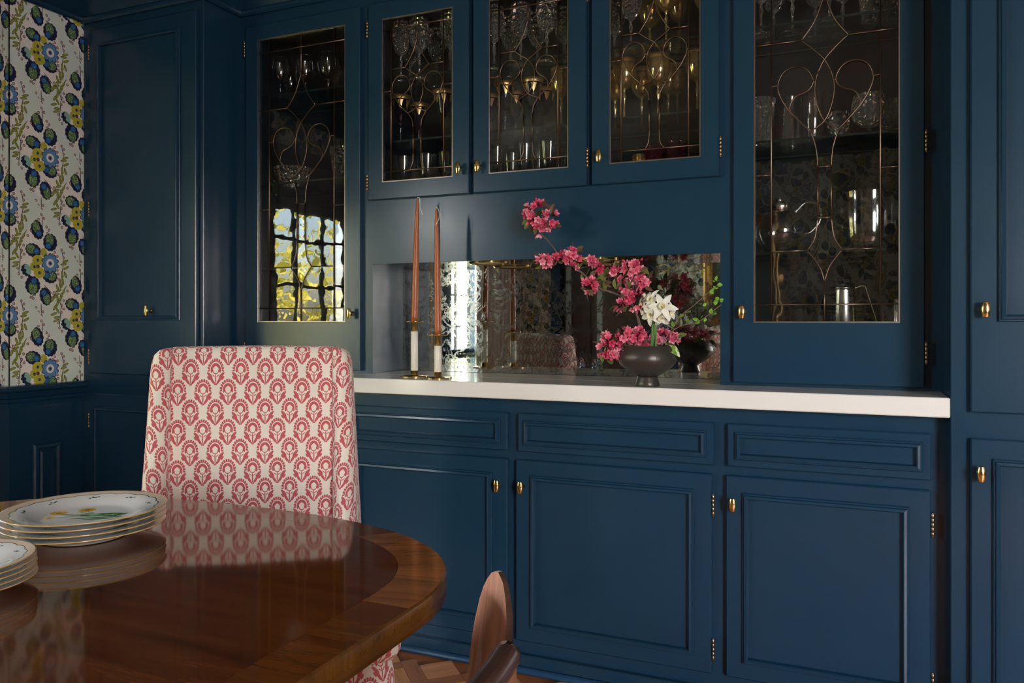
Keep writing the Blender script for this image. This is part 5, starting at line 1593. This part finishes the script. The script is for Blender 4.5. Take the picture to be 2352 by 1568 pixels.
# ------------------------------------------------------------------ glassware behind the leaded doors
def gx(px, y): return y * tan(math.atan((px - 1176) / 1809) - radians(23.2))
PROTO = {}
RAD = {}; PLACED = []
def free_y(key, px, y, z, r):
    """keep the glass in its line of sight but slide it back or forth until it stands clear of its neighbours"""
    if r: RAD[key] = r
    r = RAD[key]
    for yy in (y, 2.66, 2.54, 2.60, 2.70, 2.51, 2.57, 2.63, 2.68, 2.725 - r * .2, y):
        yy = min(max(yy, 2.482 + r), 2.757 - r)
        x = gx(px, yy)
        if all(abs(z - q[3]) > .01 or (x - q[0]) ** 2 + (yy - q[1]) ** 2 > (r + q[2] + .002) ** 2 for q in PLACED): break
    PLACED.append((x, yy, r, z))
    return yy
def goblet(key, px, y, z, label, group, h, rbowl, rfoot, bh, mb_='glass', ms_='glass', shape='tulip', gilt=False, cat='glass', rot=0):
    """stemmed glass: bowl, stem, foot as parts; later ones copy the first of their kind"""
    y = free_y(key, px, y, z, max(rbowl, rfoot)); x = gx(px, y)
    if key in PROTO: return dup(PROTO[key], (x, y, z), rot, label, group)
    t = thing({'cut': 'crystal_goblet', 'amber': 'amber_goblet', 'cobalt': 'cobalt_goblet', 'redcut': 'cranberry_glass'}.get(mb_, 'wine_glass'), label, cat, (x, y, z), 0, group)
    zb = h - bh
    sh = {'tulip': [(0, 0), (.35, .04), (.72, .18), (.95, .42), (1.0, .62), (.96, .82), (.90, 1.0)],
          'round': [(0, 0), (.45, .03), (.85, .20), (1.0, .45), (1.0, .65), (.93, .85), (.86, 1.0)],
          'flare': [(0, 0), (.22, .05), (.42, .22), (.60, .48), (.78, .78), (1.0, 1.0)],
          'cone': [(0, 0), (.25, .05), (.62, .35), (.86, .62), (.95, .82), (.97, 1.0)],
          'vee': [(0, 0), (.30, .03), (.62, .18), (.80, .50), (.92, .80), (1.0, 1.0)]}[shape]
    n_ = 28
    sm = spline([(r * rbowl, v * bh) for r, v in sh], 3)
    out = [(max(p[0], 0), zb + p[1]) for p in sm]
    wall = .0012
    inn = [(max(r - wall, 0), min(z_ + .0018, h - .0002) if i < 6 else z_) for i, (r, z_) in enumerate(out)][::-1]
    bowl = obj('bowl', MB().lathe(out + inn, n_, cap=False), M[mb_], t, world=False)
    if gilt:
        g = MB().lathe([(out[-1][0] + .0004, h - .014), (out[-1][0] + .0006, h), (out[-1][0] - wall - .0004, h), (out[-1][0] - wall - .0004, h - .014)], n_, cap=False)
        if gilt == 'swag':
            g = MB().lathe([(out[-3][0] + .0006, out[-3][1]), (out[-1][0] + .0006, h), (out[-1][0] - wall - .0004, h)], n_, cap=False)
            for k in range(6):
                a0 = 2 * pi * k / 6
                pr_ = []
                for q in range(5):
                    v = q / 4; zz_ = h - .018 - .028 * v
                    # outline radius at that height
                    rr = next((out[i][0] + (out[i + 1][0] - out[i][0]) * ((zz_ - out[i][1]) / max(1e-6, out[i + 1][1] - out[i][1])) for i in range(len(out) - 1) if out[i][1] <= zz_ <= out[i + 1][1]), rbowl)
                    w_ = .30 * (1 - v) ** .7 + .03
                    pr_.append([((rr + .0007) * cos(a0 + s_ * w_), (rr + .0007) * sin(a0 + s_ * w_), zz_) for s_ in (-1, -.5, 0, .5, 1)])
                g.grid(pr_, True)
        obj('gilt_band', g, M['gilt'], bowl, world=False)
    obj('stem', MB().lathe([(.0, .004), (.009, .004), (.0045, .012), (.0034, zb * .45), (.0042, zb * .62), (.0070, zb * .72), (.0070, zb * .80), (.0045, zb * .86), (.0040, zb - .004), (.009, zb + .003), (0, zb + .003)], 14), M[ms_], t, world=False)
    obj('foot', MB().lathe([(0, .0002), (rfoot, .0002), (rfoot + .0004, .0012), (rfoot, .0022), (rfoot * .55, .0032), (.008, .006), (0, .006)], 32), M[ms_], t, world=False)
    PROTO[key] = t
    return t
def tumbler(key, px, y, z, label, group, h, r0, r1, mat='cut', name='tumbler', cat='glass', base=.008):
    y = free_y(key, px, y, z, max(r0, r1)); x = gx(px, y)
    if key in PROTO: return dup(PROTO[key], (x, y, z), 0, label, group)
    t = thing(name, label, cat, (x, y, z), 0, group)
    obj('wall', MB().lathe([(r0 - .001, base), (r0, base + .001), (r1, h - .001), (r1 - .0008, h), (r1 - .0022, h - .001), (r0 - .0025, base + .0005), (r0 - .0025, base)], 32, cap=False), M[mat], t, world=False)
    obj('base', MB().lathe([(0, .0002), (r0 - .003, .0002), (r0 - .0005, .002), (r0 - .0005, base), (0, base)], 32, cap=False), M['cut' if mat == 'cut' else mat], t, world=False)
    PROTO[key] = t
    return t
S1, S2, S3, SU = 1.9862, 1.6412, 1.3062, 1.7562
BU = 1.5184        # floor of the wall cabinet
BT = CT + .0182    # floor of the tall cabinets
# left cabinet, top shelf
G = 'plain wine goblets in the left cabinet'
for px, y, lb in ((644, 2.560, 'large clear wine goblet on the top shelf of the left cabinet, leftmost'), (702, 2.585, 'large clear wine goblet in the middle of the left cabinet top shelf'), (754, 2.585, 'large clear wine goblet on the left cabinet top shelf, rightmost')):
    goblet('plain', px, y, S1, lb, G, .172, .041, .036, .105, shape='round')
goblet('plain_s', 668, 2.670, S1, 'smaller clear wine goblet behind the leftmost large one', G, .150, .034, .030, .085, shape='round')
goblet('plain_s', 776, 2.690, S1, 'smaller clear wine goblet at the right back of the left cabinet top shelf', G, .150, .034, .030, .085, shape='round')
def cut_bowl(px, y, z, r, h, label):
    y = free_y('cb', px, y, z, r)
    t = thing('cut_bowl', label, 'bowl', (gx(px, y), y, z))
    obj('vessel', MB().lathe([(0, .006), (r * .42, .006), (r * .55, .012), (r * .85, h * .55), (r, h), (r - .003, h), (r * .80, h * .55), (r * .5, .016), (0, .012)], 40, cap=False, mod=lambda q, zz_, a: q * (1 + .03 * sin(a * 14))), M['cut'], t, world=False)
    obj('foot', MB().lathe([(0, .0002), (r * .42, .0002), (r * .38, .006), (0, .006)], 32, cap=False), M['cut'], t, world=False)
cut_bowl(672, 2.60, S2, .083, .075, 'wide cut crystal bowl on the middle shelf of the left cabinet')
tumbler('vase_l', 783, 2.63, S2, 'tall cut crystal vase beside the wide bowl in the left cabinet', 'cut crystal', .15, .030, .045, 'cut', 'cut_vase', 'vase')
# wall cabinet, top shelf: cut crystal goblets, then amber ones
ords = ['first', 'second', 'third', 'fourth', 'fifth', 'sixth', 'seventh', 'eighth', 'ninth', 'tenth', 'eleventh', 'twelfth', 'thirteenth', 'fourteenth']
row = [(921, 2.54), (942, 2.66), (963, 2.57), (1003, 2.55), (1034, 2.64), (1052, 2.56), (1094, 2.60), (1135, 2.55), (1173, 2.66), (1196, 2.56), (1234, 2.66), (1256, 2.54), (1296, 2.60), (1335, 2.62), (1380, 2.58), (1412, 2.66), (1449, 2.54)]
ords += ['fifteenth', 'sixteenth', 'seventeenth']
for i, (px, y) in enumerate(row):
    goblet('crystal', px, y, S1, f'cut crystal goblet on the top shelf, {ords[i]} from the left', 'cut crystal goblets on the top shelf', .225, .038, .034, .125, 'cut', 'cut', 'tulip')
row = [(1493, 2.55), (1530, 2.66), (1561, 2.54), (1622, 2.60)]
for i, (px, y) in enumerate(row):
    goblet('ambertop', px, y, S1, f'plain amber wine glass on the top shelf, {ords[i]} of the amber ones', 'amber wine glasses on the top shelf', .235, .042, .034, .125, 'amber', 'amber', 'tulip')
# second shelf: cobalt and gilt goblets, amber goblets with gold rims
row = [(920, 2.54), (962, 2.55), (1019, 2.54), (1062, 2.62), (1090, 2.55), (1127, 2.60), (1160, 2.54), (1184, 2.66), (1223, 2.54), (1253, 2.66)]
for i, (px, y) in enumerate(row):
    goblet('cobalt', px, y, SU, f'cobalt blue goblet with gilt rim on the second shelf, {ords[i]} from the left', 'cobalt and gilt goblets', .178, .040, .032, .100, 'cobalt', 'glass', 'flare', 'swag')
row = [(1289, 2.55), (1330, 2.62), (1372, 2.55), (1413, 2.55), (1434, 2.68), (1474, 2.55), (1512, 2.68), (1535, 2.53), (1556, 2.67), (1602, 2.55)]
for i, (px, y) in enumerate(row):
    goblet('ambergilt', px, y, SU, f'amber goblet with a gold rim on the second shelf, {ords[i]} amber one from the left', 'amber goblets with gold rims', .205, .039, .036, .100, 'amber', 'amber', 'tulip', True)
# bottom of the wall cabinet
row = [(927, 2.55), (981, 2.55), (1030, 2.55), (1100, 2.60), (1140, 2.66), (1176, 2.55), (1206, 2.67), (1236, 2.55), (1261, 2.66), (1291, 2.56), (1340, 2.62)]
for i, (px, y) in enumerate(row):
    goblet('water', px, y, BU, f'clear flared water glass at the bottom of the wall cabinet, {ords[i]} from the left', 'clear water glasses at the bottom of the wall cabinet', .195, .040, .034, .105, 'glass', 'glass', 'vee')
for px, y, lb in ((1505, 2.66, 'cranberry red glass at the left of the red pair'), (1556, 2.62, 'cranberry red glass with a pale base, right of the red pair')):
    goblet('red', px, y, BU, lb, 'cranberry glasses', .170, .040, .034, .105, 'redcut', 'cut', 'vee')
cut_bowl(1545, 2.53, BU, .050, .085, 'small patterned cut glass bowl in front of the red glasses')
goblet('sherry', 1467, 2.64, BU, 'small amber liqueur glass beside the red glasses', 'amber liqueur glass', .125, .022, .024, .06, 'amber', 'amber', 'tulip')

# right cabinet: top shelf
row = [(1777, 2.66), (1748, 2.56), (1820, 2.58), (1873, 2.57), (1905, 2.68), (1936, 2.60)]
for i, (px, y) in enumerate(row):
    goblet('crystal', px, y, S1, f'cut crystal goblet with a long stem in the right cabinet, {ords[i]} along its top shelf', 'crystal goblets in the right cabinet', 0, 0, 0, 0)
for px, y, lb in ((2003, 2.60, 'cut crystal tumbler on the top shelf of the right cabinet, left one'), (2046, 2.60, 'cut crystal tumbler on the top shelf of the right cabinet, right one')):
    tumbler('dof', px, y, S1, lb, 'cut crystal tumblers', .095, .032, .038)
# middle shelf
def handle(pts, r, t, mat): obj('handle', MB().tube(spline(pts, 6), r, 10), mat, t, world=False)
tumbler('vase_r', 1746, 2.60, S2, 'cut crystal vase at the left end of the right cabinet shelf', 'crystal vases', .155, .030, .048, 'cut', 'cut_vase', 'vase')
def pitcher(px, y, z, prof, hpts, label, wall=.002, rot=0, spout=True):
    y = free_y('pt', px, y, z, max(p[0] for p in prof) + .012)
    t = thing('glass_pitcher', label, 'pitcher', (gx(px, y), y, z))
    sm = spline(prof, 4); out = [(p[0], p[1]) for p in sm]
    inn = [(max(0, p[0] - wall), max(p[1], .006)) for p in sm][::-1]
    H_ = out[-1][1]
    obj('body', MB().lathe([(0, .0003)] + out + inn, 40, cap=False, mod=(lambda r, zz_, a: r + (.012 * max(0, cos(a - pi)) ** 12 * max(0, (zz_ - H_ * .8) / (H_ * .2)) if spout else 0))), M['glass'], t, world=False)
    handle(hpts, .005, t, M['glass'])
    return t
pitcher(1812, 2.60, S2, [(.046, .001), (.048, .02), (.046, .08), (.043, .13), (.042, .155), (.046, .175)], [(.043, 0, .15), (.075, 0, .155), (.082, 0, .11), (.072, 0, .05), (.047, 0, .03)], 'straight-sided clear glass pitcher on the middle shelf of the right cabinet')
tumbler('cyl', 1866, 2.58, S2, 'tall clear glass cylinder vase next to the straight pitcher', 'cylinder vase', .150, .030, .033, 'glass', 'cylinder_vase', 'vase')
goblet('snifter', 1928, 2.66, S2, 'small round brandy snifter at the centre of the middle shelf', 'brandy snifters', .105, .038, .030, .075, 'cut', 'glass', 'round')
goblet('snifterL', 1997, 2.56, S2, 'large cut crystal brandy snifter on the middle shelf', 'brandy snifters', .125, .050, .036, .095, 'cut', 'glass', 'round')
goblet('snifterL', 2058, 2.60, S2, 'cut crystal brandy snifter at the right end of the middle shelf', 'brandy snifters', 0, 0, 0, 0)
# lower shelf: glass teapot and wide pitcher
tp = thing('glass_teapot', 'round clear glass teapot with a steel-collared neck on the lower shelf', 'teapot', (gx(1790, 2.60), 2.60, S3))
c = (0, 0, .074)
obj('body', MB().lathe([(0, .0003), (.030, .0005), (.055, .016), (.074, .050), (.077, .074), (.070, .105), (.048, .130), (.036, .137), (.034, .134), (.046, .127), (.067, .104), (.0745, .074), (.071, .051), (.053, .019), (.028, .004), (0, .004)], 40, cap=False), M['glass'], tp, world=False)
obj('collar', MB().lathe([(.0355, .136), (.037, .137), (.037, .158), (.034, .160), (0, .160)], 32, cap=False, cx=-.000).lathe([(.006, .160), (.010, .168), (.008, .176), (0, .178)], 16), M['steel'], tp, world=False)
handle([(.045, 0, .128), (.080, 0, .160), (.118, 0, .150), (.122, 0, .105), (.096, 0, .070), (.076, 0, .062)], .0055, tp, M['glass'])
obj('spout', MB().tube(spline([(-.066, 0, .05), (-.090, 0, .075), (-.096, 0, .11), (-.104, 0, .13)], 5), [.013, .012, .012, .011, .010, .010, .009, .009, .008, .008, .008, .007, .007, .007, .006, .006][:16], 12), M['glass'], tp, world=False)
tp.rotation_euler = (0, 0, radians(12))
pitcher(1990, 2.58, S3, [(.060, .001), (.076, .018), (.084, .055), (.086, .10), (.085, .15), (.087, .176)], [(.083, 0, .155), (.118, 0, .158), (.128, 0, .12), (.115, 0, .07), (.084, 0, .045)], 'wide bulbous clear glass pitcher on the lower shelf of the right cabinet', .0025)
# cabinet floor: steel kettle and small pan
kt = thing('steel_kettle', 'tapered brushed steel coffee pot with angular strip handle behind the right door', 'kettle', (gx(1936, 2.60), 2.60, BT))
obj('body', MB().lathe([(0, .0003), (.050, .0003), (.052, .003), (.034, .266), (.0345, .270), (0, .270)], 48), M['steel'], kt, world=False)
obj('lid', MB().lathe([(0, .2705), (.037, .2705), (.0375, .276), (.030, .279), (0, .280)], 40), M['steel'], kt, world=False)
obj('lid_knob', MB().lathe([(0, .2805), (.012, .2805), (.006, .286), (.006, .296), (0, .296)], 20).box(-.030, .018, -.008, .008, .296, .302, .001), M['black'], kt, world=False)
hb_ = MB()
HP = [(.030, .272), (.052, .280), (.062, .278), (.100, .150), (.062, .110)]
for (a, b) in zip(HP[:-1], HP[1:]):
    d_ = Vector((b[0] - a[0], b[1] - a[1])); L_ = d_.length; d_.normalize(); nrm = Vector((-d_.y, d_.x)) * .0012
    hb_.add([(a[0] + nrm.x, yy, a[1] + nrm.y) for yy in (-.010, .010)] + [(b[0] + nrm.x, yy, b[1] + nrm.y) for yy in (-.010, .010)] + [(a[0] - nrm.x, yy, a[1] - nrm.y) for yy in (-.010, .010)] + [(b[0] - nrm.x, yy, b[1] - nrm.y) for yy in (-.010, .010)],
            [(0, 1, 3, 2), (4, 6, 7, 5), (0, 2, 6, 4), (1, 5, 7, 3), (0, 4, 5, 1), (2, 3, 7, 6)])
obj('handle', hb_, M['steel'], kt, world=False)
obj('spout', MB().tube([(-.044, 0, .10), (-.060, 0, .17), (-.080, 0, .255)], [.012, .009, .006], 12), M['black'], kt, world=False)
pn = thing('milk_pan', 'small steel milk jug with a wire handle at the bottom left of the right cabinet', 'jug', (gx(1795, 2.62), 2.62, BT))
obj('body', MB().lathe([(0, .0003), (.034, .0003), (.036, .003), (.030, .170), (.0285, .170), (.033, .006), (0, .005)], 36, cap=False), M['steel'], pn, world=False)
handle([(.030, 0, .150), (.050, 0, .165), (.066, 0, .172), (.072, 0, .150), (.070, 0, .09), (.034, 0, .05)], .0022, pn, M['steel'])
tumbler('steelcup', 2064, 2.60, BT, 'slim steel canister at the right end of the right cabinet floor', 'canister', .24, .016, .016, 'steel', 'steel_canister', 'canister')

# ------------------------------------------------------------------ things across the room, seen in the mirrors
pf = thing('picture_frame', 'large gilded picture frame on the papered wall, reflected in the niche mirror', 'picture', (-.85, WALL_B + .02, 1.06))
obj('frame', MB().add([(v[0], 2 * (WALL_B + .002) - v[1] + 0, v[2]) for v in MB().ring_profile(-1.18, -.49, 1.06, 1.95, WALL_B + .002, [(0, 0), (0, .03), (.015, .04), (.03, .03), (.05, .034), (.075, .015), (.08, .0)]).v], MB().ring_profile(-1.18, -.49, 1.06, 1.95, 0, [(0, 0), (0, .03), (.015, .04), (.03, .03), (.05, .034), (.075, .015), (.08, .0)]).f), M['gold'], pf)
obj('canvas', MB().box(-1.105, -.565, WALL_B + .003, WALL_B + .008, 1.13, 1.88), simple('dark_green_canvas', (0.10, 0.15, 0.12), 0.6), pf)
fl_ = thing('floor_lamp', 'slim brass floor lamp with a dark green shade, reflected behind the flowers', 'lamp', (-1.35, -1.52, 0))
obj('base', MB().lathe([(0, .0003), (.12, .0003), (.12, .012), (.02, .022), (0, .022)], 32, -1.35, -1.52, 0), M['brass'], fl_)
obj('pole', MB().lathe([(.007, .022), (.007, 1.42)], 12, -1.35, -1.52, 0), M['brass'], fl_)
obj('lamp_shade', MB().lathe([(.11, 1.26), (.055, 1.45), (.053, 1.45), (.108, 1.26)], 32, -1.35, -1.52, 0, cap=False), M['lampshade'], fl_)
